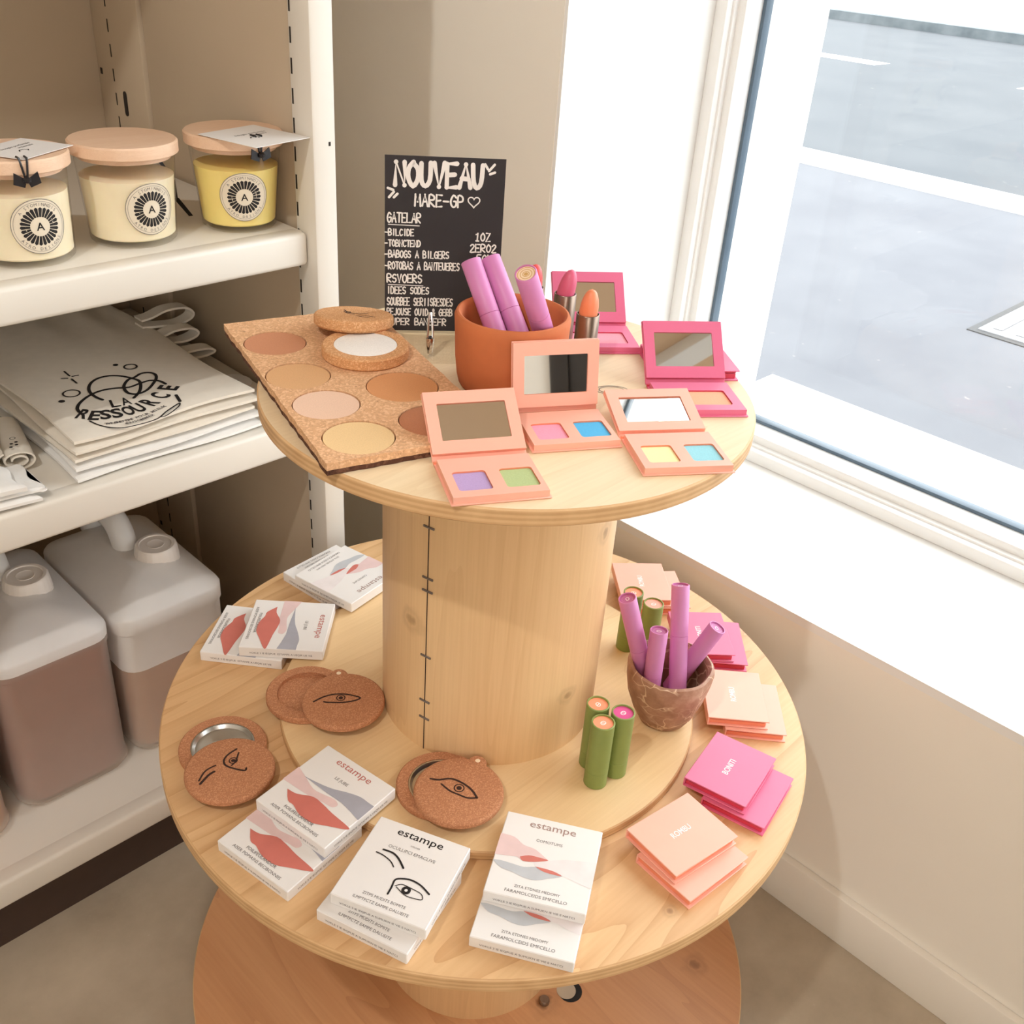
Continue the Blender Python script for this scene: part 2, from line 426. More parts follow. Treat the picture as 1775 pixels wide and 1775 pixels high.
_gl = {}
def glyphs(txt, bold, shear, res):
    key = (txt, bold, shear, res)
    if key in _gl: return _gl[key]
    c = bpy.data.curves.new('lettering', 'FONT'); c.body = txt; c.size = 1; c.offset = bold; c.shear = shear; c.resolution_u = res
    c.fill_mode = 'FRONT'
    o = bpy.data.objects.new('lettering', c); COL.objects.link(o)
    dg = bpy.context.evaluated_depsgraph_get()
    me = bpy.data.meshes.new_from_object(o.evaluated_get(dg))
    vs = [(v.co.x, v.co.y) for v in me.vertices]; fs = [list(p.vertices) for p in me.polygons]
    fixed = []
    for f in fs:
        a = sum(vs[f[i-1]][0]*vs[f[i]][1]-vs[f[i]][0]*vs[f[i-1]][1] for i in range(len(f)))
        fixed.append(f if a > 0 else f[::-1])
    bpy.data.objects.remove(o); bpy.data.curves.remove(c); bpy.data.meshes.remove(me)
    ext = (min(v[0] for v in vs), max(v[0] for v in vs), min(v[1] for v in vs), max(v[1] for v in vs)) if vs else (0, 1, 0, 1)
    _gl[key] = (vs, fixed, ext)
    return _gl[key]

def tag(o, label, cat, group=None):
    o['label'] = label; o['category'] = cat
    if group: o['group'] = group
    return o
def thing(name, label, cat, loc=(0, 0, 0), rz=0.0, group=None):
    o = bpy.data.objects.new(name, None); COL.objects.link(o)
    o.empty_display_size = 0.02
    o.location = loc; o.rotation_euler = (0, 0, rz)
    return tag(o, label, cat, group)
def struct(o):
    o['kind'] = 'structure'; return o
def dup(root, loc, rot, label, group=None):
    r = root.copy(); COL.objects.link(r); r.location = loc; r.rotation_euler = rot; r['label'] = label
    if group: r['group'] = group
    for ch in list(root.children):
        c = ch.copy(); COL.objects.link(c); c.parent = r
        for g in list(ch.children):
            d = g.copy(); COL.objects.link(d); d.parent = c
    return r
def circle(r, n=24, c=(0, 0), ry=None, a0=0): return [(c[0]+r*cos(a0+2*pi*i/n), c[1]+(ry or r)*sin(a0+2*pi*i/n)) for i in range(n)]
def rrect(x0, x1, y0, y1, r, n=5):
    p = []
    for cx, cy, a in ((x1-r, y1-r, 0), (x0+r, y1-r, 90), (x0+r, y0+r, 180), (x1-r, y0+r, 270)):
        p += [(cx+r*cos(radians(a+90*i/n)), cy+r*sin(radians(a+90*i/n))) for i in range(n+1)]
    return p
def smooth_pts(P, k=4):
    """Catmull-Rom through the points"""
    out = []
    for i in range(len(P)-1):
        p0, p1, p2, p3 = P[max(i-1, 0)], P[i], P[i+1], P[min(i+2, len(P)-1)]
        for j in range(k):
            t = j/k
            out.append(tuple(0.5*(2*b+(c-a)*t+(2*a-5*b+4*c-d)*t*t+(3*b-a-3*c+d)*t**3) for a, b, c, d in zip(p0, p1, p2, p3)))
    return out + [tuple(P[-1])]

# ---------------------------------------------------------------- the shop
ZL = 0.4917      # top of the large reel's upper flange
ZI = ZL + 0.012  # top of the small reel's lower flange
ZT = 0.9099      # top of the small reel's upper flange
WX = 0.437       # room side of the window wall
SZ = 0.503       # window sill

g = G(); g.box(-3.2, WX, -3.2, 1.03, -0.05, 0, M['floor']); struct(g.build('floor'))
g = G(); g.box(-3.2, WX, -3.2, 1.03, 2.8, 2.85, M['ceiling']); struct(g.build('ceiling'))
g = G(); g.box(-3.25, 1.13, 1.03, 1.13, -0.05, 2.85, M['wall']); struct(g.build('wall_back'))
g = G(); g.box(-3.3, -3.2, -3.3, 1.03, -0.05, 2.85, M['wall']); struct(g.build('wall_left'))
g = G(); g.box(-3.3, 1.13, -3.3, -3.2, -0.05, 2.85, M['wall']); struct(g.build('wall_front'))
g = G()
g.box(WX, 0.86, -3.2, 0.364, -0.3, SZ-0.014, M['wall'])            # below the sill
g.box(WX, 0.86, 0.364, 1.03, -0.3, 2.85, M['wall'])                # pier between the shelves and the window
g.box(WX, 0.86, -3.2, -2.3, SZ-0.014, 2.85, M['wall'])
g.box(WX, 0.86, -2.3, 0.364, 2.45, 2.85, M['wall'])
struct(g.build('wall_right'))
g = G()
g.box(0.86, 1.13, -3.2, 0.45, -0.3, 0.47, M['plaster']); g.box(0.86, 1.10, 0.345, 1.13, 0.0, 2.85, M['plaster'])
g.box(0.86, 1.13, -3.2, -2.3, 0.47, 2.85, M['plaster']); g.box(0.86, 1.13, -2.3, 0.345, 2.45, 2.85, M['plaster'])
g.box(0.872, 1.165, -2.3, 0.345, 0.47, 0.50, M['plaster'], 0.003)
struct(g.build('wall_outside'))
g = G(); g.box(WX, 0.80, -2.3, 0.364, SZ-0.014, SZ, M['white_trim']); struct(g.build('trim_1'))          # sill board
g = G(); g.box(WX+0.001, 0.80, 0.358, 0.364, SZ, 2.45, M['white_trim']); struct(g.build('trim_2'))         # side lining
g = G(); g.box(WX-0.014, WX, -3.2, 1.03, 0, 0.088, M['wall'], 0.002); struct(g.build('baseboard_right'))
g = G(); g.box(-3.2, WX-0.014, 1.016, 1.03, 0, 0.088, M['wall'], 0.002); struct(g.build('baseboard_back'))
g = G(); g.box(-0.66, 0.25, -3.2, -3.17, 0, 2.1, M['dark_stand_in'], 0.004); g.box(-0.735, -0.66, -3.2, -3.16, 0, 2.2, M['dark_stand_in']); g.box(0.25, 0.33, -3.2, -3.16, 0, 2.2, M['dark_stand_in'])  # added dark slab, stands in for a figure reflected in the palette mirror
struct(g.build('mirror_stand_in_1'))

g = G(); g.box(-3.2, WX, -1.37, -1.30, 2.74, 2.8, M['white_trim'], 0.004); struct(g.build('trim_3'))   # ceiling batten

# window: fixed white frame, bead, gasket, one big pane
g = G()
y1, y0 = 0.358, -2.294; z0, z1 = SZ, 2.45
def ring(g, d0, d1, xa, xb, m, bev=0.0):
    """a rectangular frame between insets d0 and d1, from xa to xb"""
    g.box(xa, xb, y1-d1, y1-d0, z0+d0, z1-d0, m, bev); g.box(xa, xb, y0+d0, y0+d1, z0+d0, z1-d0, m, bev)
    g.box(xa, xb, y0+d1, y1-d1, z0+d0, z0+d1, m, bev); g.box(xa, xb, y0+d1, y1-d1, z1-d1, z1-d0, m, bev)
ring(g, 0.0, 0.022, 0.775, 0.872, M['frame'], 0.002)
ring(g, 0.0, 0.026, 0.789, 0.872, M['frame'], 0.002)
ring(g, 0.022, 0.040, 0.800, 0.860, M['frame'], 0.003)
win = struct(g.build('window_1'))
g = G(); ring(g, 0.036, 0.046, 0.846, 0.866, M['gasket'], 0.001); g.build('gasket', win)
g = G(); g.box(0.852, 0.858, y0+0.03, y1-0.03, z0+0.03, z1-0.03, M['pane']); g.build('glass_pane', win, smooth=0)

# outside
g = G(); g.box(1.13, 5.42, -14, 30, -0.3, 0.0, M['pavement']); struct(g.build('pavement'))
g = G(); g.box(5.42, 5.87, -14, 30, -0.3, 0.01, M['kerb'], 0.01); struct(g.build('kerb'))
g = G(); g.box(5.87, 17.0, -14, 40, -0.3, -0.11, M['road'])
for yy in (-3.8, 0.92, 5.64, 10.36, 15.1): g.box(11.75, 12.15, yy, yy+3.0, -0.2, -0.108, M['road_paint'])
struct(g.build('road'))
g = G(); g.box(17.0, 17.25, -14, 40, -0.3, 0.03, M['kerb_dark']); struct(g.build('kerb_far'))
g = G(); g.box(17.25, 26, -14, 40, -0.3, 0.03, M['kerb']); struct(g.build('pavement_far'))
g = G(); g.box(-0.32, 0.32, -0.32, 0.32, 0.0, 0.004, M['iron_gap']); g.box(-0.29, 0.29, -0.29, 0.29, 0.002, 0.009, M['iron'], 0.002)
for i in range(6): g.box(-0.24, 0.24, -0.235+i*0.09, -0.2+i*0.09, 0.009, 0.012, M['iron'], 0.001)
tag(g.build('manhole_cover', loc=(3.625, 0.406, 0), rot=(0, 0, 0)), 'square grey manhole cover in the pavement outside the window', 'manhole cover')

# ---------------------------------------------------------------- shelving unit
YF, YS, YB = 0.43, 0.447, 1.0
XI, XO, XL = 0.070, 0.105, -1.25
un = thing('shelving_unit', 'cream metal shelving unit with slotted posts standing against the back wall', 'shelving unit', (0, 0, 0))
g = G(); g.box(XI, XO, YF, YF+0.045, 0.0, 2.2, M['shelf'], 0.0036)
for i in range(62): g.box(XI-0.0004, XI+0.0015, YF+0.0375, YF+0.0405, 0.03+i*0.0345, 0.048+i*0.0345, M['slot'])
g.box(0.0935, 0.0965, YF-0.0004, YF+0.001, 1.054, 1.059, M['slot'])
g.build('front_post', un)
g = G(); g.box(XI+0.006, XO-0.003, YF+0.045, 0.85, 0.0, 2.2, M['shelf_shaded'], 0.001); g.build('side_panel', un)
g = G(); g.box(XI, XO, 0.853, YB, 0.0, 2.2, M['shelf_shaded'], 0.002)
for i in range(62): g.box(XI-0.0004, XI+0.0015, 0.947, 0.950, 0.02+i*0.0345, 0.038+i*0.0345, M['slot'])
for i in range(12): g.box(XI-0.0004, XI+0.0015, 0.985, 0.992, 0.07+i*0.165, 0.079+i*0.165, M['slot'])
for zc in (0.40, 1.027): g.prism(rrect(-0.005, 0.005, -0.018, 0.018, 0.0049), -0.0004, 0.001, M['slot'], Matrix.Translation((XI, 0.919, zc)) @ Matrix.Rotation(-pi/2, 4, 'Y') @ Matrix.Rotation(pi/2, 4, 'Z'))
g.build('rear_post', un)
g = G(); g.box(XL, XO, YB, YB+0.012, 0.0, 2.2, M['shelf_shaded'], 0.001); g.build('back_panel', un)
def shelf(name, zt, th, yf, x1):
    g = G(); g.box(XL, x1, yf, yf+0.03, zt-th, zt, M['shelf'], 0.006, 3); g.box(XL, x1, yf+0.012, YB-0.004, zt-th*0.6, zt-0.0003, M['shelf'], 0.002)
    return g.build(name, un)
shelf('shelf', 0.945, 0.0435, YS, XI-0.001); shelf('shelf', 0.679, 0.050, YS, XI-0.001); shelf('base_deck', 0.142, 0.046, YF, XI-0.001)
shelf('shelf', 1.62, 0.0435, YS, XI-0.001)
g = G(); g.box(XL, XI, YF+0.026, YF+0.038, 0.0, 0.097, M['plinth']); g.build('plinth', un)
g = G(); g.box(XL-0.035, XL, YF, YB+0.01, 0, 2.2, M['shelf_shaded'], 0.002); g.build('end_panel', un)

# ---------------------------------------------------------------- cable reels
def flange(name, par, R, zb, zt, face, hole=None):
    g = G(); n = 160
    g.lathe([(0, zt), (R-0.0015, zt)], face, n); g.lathe([(R-0.0015, zt), (R, zt-0.0015), (R, zb+0.0015), (R-0.0015, zb)], M['ply_edge'], n)
    g.lathe([(R-0.0015, zb), (0, zb)], face, n)
    return g
def flip(g):
    g.f = [f[::-1] for f in g.f]; return g
large = thing('cable_reel', 'large wooden cable reel standing on the floor, boxes and compacts on its top', 'cable reel', (0, 0, 0))
g = flip(flange('f', large, 0.385, ZL-0.018, ZL, M['ply_low'])); g.build('upper_flange', large)
g = flip(flange('f', large, 0.391, 0.001, 0.03, M['ply_base']))
g.poly(circle(0.017, 24, (0.0442, -0.1554)), 0.0303, M['black']); g.poly(circle(0.0135, 24, (0.041, -0.151)), 0.0305, M['floor'])
bf = g.build('base_flange', large)
g = G(); g.lathe([(0, 0.036), (0.006, 0.036), (0.0075, 0.034), (0.0075, 0.03)][::-1], M['gunmetal'], 20, (0.0058, -0.1417)); g.build('bolt', bf)
g = G(); g.lathe([(0.127, 0.03), (0.127, ZL-0.018)], M['veneer'], 96); g.build('drum', large)
small = thing('cable_reel', 'small pale plywood cable reel standing on top of the large reel', 'cable reel', (0, 0, 0))
g = flip(flange('f', small, 0.25, ZT-0.0165, ZT, M['ply_top']))
for k in (0.0, 0.004):
    c, w = (0.075, -0.0745), (0.017-k, 0.010-k*0.6)
    a = radians(-37)
    g.stroke([(c[0]+cos(a)*w[0]*cos(t)-sin(a)*w[1]*sin(t), c[1]+sin(a)*w[0]*cos(t)+cos(a)*w[1]*sin(t)) for t in [2*pi*i/40 for i in range(40)]], 0.0009, ZT+0.0002, M['text_ink'], closed=True)
g.build('upper_flange', small)
g = flip(flange('f', small, 0.25, ZL+0.0002, ZI, M['ply_inner'])); lf = g.build('lower_flange', small)
g = G(); g.lathe([(0.128, ZI), (0.128, ZT-0.0165)], M['veneer'], 128)
az = radians(-168.4)
g.box(-0.0004, 0.0002, -0.0005, 0.0005, ZI, ZT-0.0165, M['burn'], mat=Matrix.Translation((0.1283*cos(az), 0.1283*sin(az), 0)) @ Matrix.Rotation(az, 4, 'Z'))
dr = g.build('drum', small)
for zz in (0.799, 0.738, 0.722, 0.637, 0.5745, 0.550):
    g = G(); g.box(-0.0009, 0.0006, -0.0068, 0.0068, -0.0012, 0.0012, M['staple'], 0.0003, 1)
    a = radians(-168.4); g.build('staple', dr, (0.1287*cos(a), 0.1287*sin(a), zz), (0, 0, a))

# ---------------------------------------------------------------- cartons
def mm(p): return [(a/1000, b/1000) for a, b in p]
BT = 0.0145
def carton(kind):
    g = G(M['paper'])
    g.box(-0.05, 0.05, -0.052, 0.052, 0, BT, M['paper'], 0.0008, 1)
    z = BT+0.00015
    if kind == 'lip':
        g.poly(smooth_pts(mm([(-50, 8.5), (-33.6, 2.7), (-15.5, -3.8), (-1.3, -2.5), (11.6, -0.1), (20.0, -3.4), (17.7, -9.5), (6.8, -10.4), (-6.1, -12.9), (-22.4, -13.9), (-50, -14.5)]), 3), z, M['pink_ink'])
        g.poly(smooth_pts(mm([(-36.3, 2.6), (-17.8, 5.1), (-0.7, 8.7), (14.0, 14.6), (29.7, 19.3), (41.7, 19.0), (50, 19.0)]), 3) + mm([(50, -5.0), (36.8, -1.7), (20.5, 1.1), (0.3, 1.0), (-21.5, 2.0)]), z+0.0001, M['grey_ink'])
        g.poly(smooth_pts(mm([(-35.9, -21), (-23.2, -19.7), (-7.3, -11.8), (9, -12.7), (23.3, -15.1), (49, -17.6), (49.3, -21.3), (31.8, -30), (15.9, -37.4), (-0.9, -37.4), (-14.7, -32.6), (-23.6, -31.8), (-35.9, -21)]), 3)[:-1], z+0.0002, M['red_ink'])
        g.text('estampe', M['logo_ink'], (0, 0.0375), z, width=0.049, height=0.0088, bold=0.006)
        g.text('LE JUBE', M['text_ink'], (0, 0.0205), z, width=0.018)
        g.text('FOILIFEULANDOR', M['text_ink'], (0, -0.0405), z+0.0003, width=0.041); g.text('AISER POMAINS BECIBONNIIS', M['text_ink'], (0, -0.047), z, width=0.067)
    elif kind == 'face':
        g.poly(smooth_pts(mm([(-50, 21), (-35.8, 20.1), (-24.4, 12.6), (-11.8, 10.2), (3.4, 0.1)]), 3) + mm([(-22.5, -6.5), (-27.9, -3.6), (-50, -6.6)]), z, M['pink_ink'])
        g.poly(smooth_pts(mm([(-25, -2.8), (-17, 1.1), (-7.5, 1.4), (3.4, 0.1), (-10.8, -5.5), (-21.2, -7.1), (-25, -2.8)]), 3)[:-1], z+0.0001, M['red_ink'])
        g.poly(mm([(3.4, 0.1), (20, 6), (50, 11), (50, -21.7), (38.7, -19.4), (24, -15), (6.9, -11.3), (-7.3, -11), (-10.7, -6.1)]), z, M['pale_ink'])
        g.poly(smooth_pts(mm([(-50, -13.5), (-42.5, -12.4), (-30.4, -13.3), (-18.3, -14.2), (-7.3, -11), (6.9, -11.3), (20.4, -14.6), (6.7, -21.5), (-3.9, -26.6), (-15.6, -26.5), (-28.1, -23), (-40.5, -20.7), (-50, -13.5)]), 3)[:-1], z+0.0001, M['silver_ink'])
        g.poly(smooth_pts(mm([(-7.8, -10.6), (2.1, -10.6), (11.7, -11.6), (19.8, -14.8), (10.1, -15.3), (0.5, -14.3), (-7.8, -10.6)]), 3)[:-1], z+0.0002, M['red_ink'])
        g.text('estampe', M['taupe_ink'], (0, 0.0375), z, width=0.048, height=0.0088, bold=0.003)
        g.text('COMOTUMS', M['text_ink'], (0, 0.0205), z, width=0.027)
        g.text('ZITA ETDNES MEDOMY', M['text_ink'], (0, -0.0395), z, width=0.045); g.text('FARAMOLCEIDS EMFCELLO', M['text_ink'], (0, -0.0465), z, width=0.061)
    else:
        S = lambda p, w: g.stroke(smooth_pts(mm(p), 4), w, z+0.0002, M['black'])
        S([(-32.8, 9), (-24.5, 8), (-15, 4.5), (-9.1, -0.5)], 0.0013); S([(-27.9, 14.4), (-17.5, 14.4), (-9, 10.3), (0.2, 2.1)], 0.0021)
        S([(0.1, -30.7), (-0.1, -22.1), (-0.8, -13.4), (4.7, -9.5), (13.7, -7.5), (24.6, -9.4), (36, -15.2)], 0.0019)
        S([(2.3, -19.5), (7.8, -15.5), (16.7, -16), (28.7, -17.9), (32.5, -23.4), (25, -25.3), (15.2, -25.4), (3.9, -20.2)], 0.0009)
        g.poly(circle(0.0046, 20, (0.0142, -0.0202)), z+0.0003, M['black']); g.poly(circle(0.0016, 12, (0.0142, -0.0202)), z+0.0004, M['paper'])
        g.text('estampe', M['black'], (0, 0.0375), z, width=0.050, height=0.0088, bold=0.008)
        g.text('EYELINER', M['text_ink'], (0, 0.0285), z, width=0.010); g.text('OCULLIPCI EMACLIVE', M['text_ink'], (0, 0.0195), z, width=0.051)
        g.text('ZITPS MUDITS BOMITE', M['text_ink'], (0, -0.0395), z, width=0.045); g.text('ILMPTFCTZ EAMPE DALUEITE', M['text_ink'], (0, -0.0465), z, width=0.058)
    ink = M['text_ink']
    g.text('VOKLE 3 IE IEQPUE A SUMUKN IE VIE E NATCI', ink, (0, 0.0045), -0.05215, width=0.08, fn=lambda x, y, zz: Vector((x, zz, y)))
    g.text('VOKLE 3 IE IEQPUE  ESTAMPE A UEQIR LIE VIE', ink, (0, 0.005), 0.05015, width=0.078, fn=lambda x, y, zz: Vector((zz, x, y)))
    return g
proto = {}
def place_carton(kind, c, deg, lvl, label):
    z = ZL + lvl*BT + (0.0002 if lvl else 0)
    if kind in proto:
        o = proto[kind].copy(); COL.objects.link(o)
    else:
        o = carton(kind).build('cosmetic_carton', smooth=0); proto[kind] = o
    o.location = (c[0], c[1], z); o.rotation_euler = (0, 0, radians(deg))
    tag(o, label, 'box', 'white estampe cartons on the large reel')
place_carton('lip', (-0.3077, -0.0318), 279.5, 0, 'lower white carton with red lip print, half under another, at the reel\'s front left')
place_carton('lip', (-0.2569, -0.0236), 278.7, 1, 'upper white carton with full red, pink and grey print at the reel\'s front left')
place_carton('eye', (-0.2763, -0.1541), 289.0, 0, 'lower white carton mostly covered by the eye-drawing carton at the reel\'s front')
place_carton('eye', (-0.2599, -0.1514), 294.0, 1, 'top white carton with black line drawing of an eye and eyebrow')
place_carton('face', (-0.1833, -0.2572), 301.3, 0, 'lower white carton with grey print peeking from under another, nearest the small green tubes')
place_carton('face', (-0.1471, -0.2358), 302.1, 1, 'top white carton with full pink and silver grey print at the reel\'s front')
place_carton('lip', (-0.1561, 0.2749), 219.5, 0, 'lower white carton with red print turned sideways, at the reel\'s left edge')
place_carton('lip', (-0.1237, 0.2427), 224.8, 1, 'top white carton turned sideways with red and grey print, left of the drum')
place_carton('face', (0.0041, 0.3181), 186.3, 0, 'lower white carton of the upside-down pair behind the drum, nearest the shelves')
place_carton('face', (0.0038, 0.2875), 190.5, 1, 'top white carton lying upside down, partly hidden by the drum, near the shelf post')

# ---------------------------------------------------------------- closed compacts
CT, CW, CH = 0.012, 0.073, 0.091
def closed(col, inner, word):
    root = thing('closed_palette', '', 'makeup palette')
    g = G(M[col]); t = 0.0017
    g.box(-CW/2, CW/2, -CH/2, CH/2, 0, t, M[col], 0.0005, 1); g.box(-CW/2, CW/2, -CH/2, CH/2, CT-t, CT, M[col], 0.0005, 1)
    g.box(-CW/2, -CW/2+t, -CH/2, CH/2, t*0.5, CT-t*0.5, M[col], 0.0004, 1)
    g.text(word, M['white_ink'], (0.001, 0), CT+0.00015, width=0.026, height=0.0068, ang=pi/2, bold=0.012, res=3)
    g.build('cover', root)
    g = G(); g.box(-CW/2+t, CW/2-0.003, -CH/2+0.003, CH/2-0.003, t, 0.0072, M[inner], 0.0004, 1)
    g.build('tray', root)
    g = G(); g.box(-CW/2+t, CW/2-0.003, -CH/2+0.003, CH/2-0.003, 0.0077, CT-t, M[inner], 0.0004, 1); g.build('lid_lining', root)
    return root
pe = closed('peach', 'peach_in', 'ROMBU'); pk = closed('pink', 'pink_in', 'BONITI')
_first = {'peach': pe, 'pink': pk}
def place_closed(col, c, deg, lvl, label, zb=ZL):
    p = _first.pop(col, None); z = zb + lvl*(CT+0.0004)
    grp = 'closed %s palettes on the reels' % col
    if p is not None:
        p.location = (c[0], c[1], z); p.rotation_euler = (0, 0, radians(deg)); p['label'] = label; p['group'] = grp
        globals().setdefault('PC', {})[col] = p
    else: dup(PC[col], (c[0], c[1], z), (0, 0, radians(deg)), label, grp)
place_closed('peach', (-0.0170, -0.3242), 265.6, 0, 'lower closed peach palette of the front peach stack')
place_closed('peach', (-0.0110, -0.3037), 262.8, 1, 'top closed peach palette of the front peach stack, with a white word across it')
place_closed('pink', (0.1068, -0.3086), 282.2, 0, 'lower closed pink palette sticking out at the right of the front pink stack')
place_closed('pink', (0.1059, -0.2832), 282.0, 1, 'top closed pink palette with white word, between two peach stacks')
place_closed('peach', (0.2243, -0.2337), 311.1, 0, 'lower closed peach palette of the stack right of the stone cup')
place_closed('peach', (0.2131, -0.2132), 312.0, 1, 'top closed peach palette right beside the stone cup')
place_closed('pink', (0.2980, -0.1275), 312.4, 0, 'lower closed pink palette of the stack behind the stone cup\'s tubes')
place_closed('pink', (0.2830, -0.1115), 317.5, 1, 'top closed pink palette of the stack behind the stone cup\'s tubes')
place_closed('peach', (0.3326, -0.0015), 322.0, 0, 'lower closed peach palette of the stack furthest back, near the window wall')
place_closed('peach', (0.3158, 0.0156), 319.4, 1, 'top closed peach palette of the stack furthest back, behind the green tubes')

# ---------------------------------------------------------------- open palettes on the small reel
PW, PH = 0.086, 0.068
def holed(g, outer, holes, z0, z1, m, mside=None, mat=None):
    """plate with window holes: top and bottom faces with side walls"""
    b = bmesh.new()
    loops = [outer]+holes; edges = []
    for lp in loops:
        vs = [b.verts.new((p[0], p[1], z1)) for p in lp]
        edges += [b.edges.new((vs[i-1], vs[i])) for i in range(len(vs))]
    bmesh.ops.triangle_fill(b, use_beauty=True, use_dissolve=False, edges=edges)
    for f in b.faces:
        if f.normal.z < 0: f.normal_flip()
    b.verts.index_update()
    vs = [v.co.copy() for v in b.verts]; fs = [[v.index for v in f.verts] for f in b.faces]; b.free()
    low = [Vector((p.x, p.y, z0)) for p in vs]
    if mat is not None: vs = [mat @ p for p in vs]; low = [mat @ p for p in low]
    g.add(vs, fs, m); g.add(low, [f[::-1] for f in fs], m)
    for k, lp in enumerate(loops):
        a = sum(lp[i-1][0]*lp[i][1]-lp[i][0]*lp[i-1][1] for i in range(len(lp)))
        ccw = a > 0
        n = len(lp); q = [Vector((p[0], p[1], z0)) for p in lp]+[Vector((p[0], p[1], z1)) for p in lp]
        if mat is not None: q = [mat @ p for p in q]
        f = [[i, (i+1) % n, n+(i+1) % n, n+i] for i in range(n)]
        if (k == 0) != ccw: f = [x[::-1] for x in f]
        g.add(q, f, m if k == 0 else (mside or m))
def open_palette(col, inner, pans, loc, yaw, lid, label):
    root = thing('open_palette', label, 'makeup palette', (loc[0], loc[1], ZT+0.0002), radians(yaw), 'open palettes on the small reel')
    t = 0.0015; bw, bh = PW/2-0.002, PH/2-0.002
    g = G(); g.box(-PW/2, PW/2, -PH/2, PH/2+0.004, 0, t, M[col], 0.0005, 1)
    if len(pans) == 2: hs = [(-0.0335, -0.0045), (0.0075, 0.0365)]; hy = (-0.022, 0.010)
    else: hs = [(-0.031, 0.031)]; hy = (-0.020, 0.014)
    holes = [rrect(a, b, hy[0], hy[1], 0.003, 4) for a, b in hs]
    holed(g, [(-bw, -bh), (bw, -bh), (bw, PH/2), (-bw, PH/2)], holes, t, 0.0072, M[col], M[inner])
    g.build('base', root)
    for (a, b), pm in zip(hs, pans):
        q = G(); q.prism(rrect(a+0.0003, b-0.0003, hy[0]+0.0003, hy[1]-0.0003, 0.003, 4), t, 0.0058, M[pm]); q.build('powder_pan', root)
    # lid leaning back from the hinge line
    a = radians(lid)
    mt = Matrix.Translation((0, PH/2+0.0045, 0.004)) @ Matrix.Rotation(pi - a, 4, 'X')
    g = G(); lw = PW/2-0.0005
    g.box(-PW/2, PW/2, 0.0, PH+0.001, -0.0055, -0.004, M[col], 0.0004, 1, mt)
    holed(g, [(-lw, 0.006), (lw, 0.006), (lw, PH), (-lw, PH)], [rrect(-0.0315, 0.0315, 0.0185, 0.0555, 0.0008, 2)], -0.004, 0.0, M[col], M[inner], mt)
    lo = g.build('lid', root)
    g = G(); g.box(-0.0322, 0.0322, 0.0178, 0.0562, -0.003, -0.0012, M['mirror'], mat=mt); g.build('mirror', lo)
    g = G(); g.box(-PW/2, PW/2, PH/2+0.002, PH/2+0.0045, 0.0005, 0.0035, M[inner], 0.0004, 1); g.build('hinge', root)
    return root
open_palette('peach', 'peach_in', ['sh_purple', 'sh_green'], (-0.1553, -0.1383), -29.1, 144.9, 'open peach palette with purple and green eyeshadows on the small reel')
open_palette('peach', 'peach_in', ['sh_pink', 'sh_blue'], (-0.0363, -0.1147), -30.0, 102.1, 'open peach palette with pink and bright blue eyeshadows in front of the terracotta pot')
open_palette('peach', 'peach_in', ['sh_yellow', 'sh_teal'], (0.0103, -0.2084), -33.9, 166.5, 'open peach palette with yellow and turquoise eyeshadows at the disc\'s right front edge')
open_palette('pink', 'pink_in', ['sh_orange'], (0.1216, -0.1479), -36.9, 131.5, 'open pink palette with apricot blush at the right of the small reel')
open_palette('pink', 'pink_in', ['sh_rose'], (0.1619, 0.0212), -36.8, 131.8, 'open pink palette with rose blush at the back, behind the lipsticks')
place_closed('pink', (0.1895, -0.0855), 233.1, 0, 'closed pink palette lying behind the lid of the apricot blush palette', ZT)

# ---------------------------------------------------------------- cork sheet of powders
ca = radians(-17)
bx, by = (cos(ca), sin(ca)), (-sin(ca), cos(ca))
BL = (-0.2572, -0.0442); BWd, BHt = 0.168, 0.338
bc = (BL[0]+bx[0]*BWd/2+by[0]*BHt/2, BL[1]+bx[1]*BWd/2+by[1]*BHt/2)
def to_board(p):
    d = (p[0]-bc[0], p[1]-bc[1]); return (d[0]*bx[0]+d[1]*bx[1], d[0]*by[0]+d[1]*by[1])
board = thing('cork_tester_board', 'rectangular cork sheet with inset face powder testers, overhanging the small reel', 'tester board', (bc[0], bc[1], ZT+0.0002), ca)
pans = [((-0.1444, 0.202), 0.0325, 'pw1'), ((-0.173, 0.1188), 0.0318, 'pw2'), ((-0.1896, 0.0497), 0.0318, 'pw3'), ((-0.2066, -0.0217), 0.0325, 'pw4'), ((-0.1077, 0.0389), 0.0355, 'pw5'), ((-0.1325, -0.036), 0.0325, 'pw6')]
hx = [-BWd/2+BWd*i/24 for i in range(25)]
rj = random.Random(3)
out = [(x, -BHt/2+rj.uniform(-0.0006, 0.0006)) for x in hx] + [(BWd/2+rj.uniform(-0.0006, 0.0006), -BHt/2+BHt*i/40) for i in range(1, 40)] + [(x, BHt/2+rj.uniform(-0.0006, 0.0006)) for x in hx[::-1]] + [(-BWd/2+rj.uniform(-0.0008, 0.0008), BHt/2-BHt*i/40) for i in range(1, 40)]
g = G(); holed(g, out, [circle(r, 40, to_board(p)) for p, r, m in pans], 0.005, 0.012, M['cork_board'])
g.build('cork_top', board)
g = G(); g.prism([(x*0.995, y*0.997) for x, y in out], 0.0, 0.0052, M['cork_dark']); g.build('cork_backing', board)
for p, r, m in pans:
    g = G(); q = to_board(p); dome = 0.0016 if m == 'pw6' else -0.0002
    g.lathe([(r-0.0012, 0.0053), (r-0.0012, 0.0112), (r*0.8, 0.0112+dome), (0, 0.0112+dome*1.4)], M[m], 48, q); g.build('powder_tester', board)
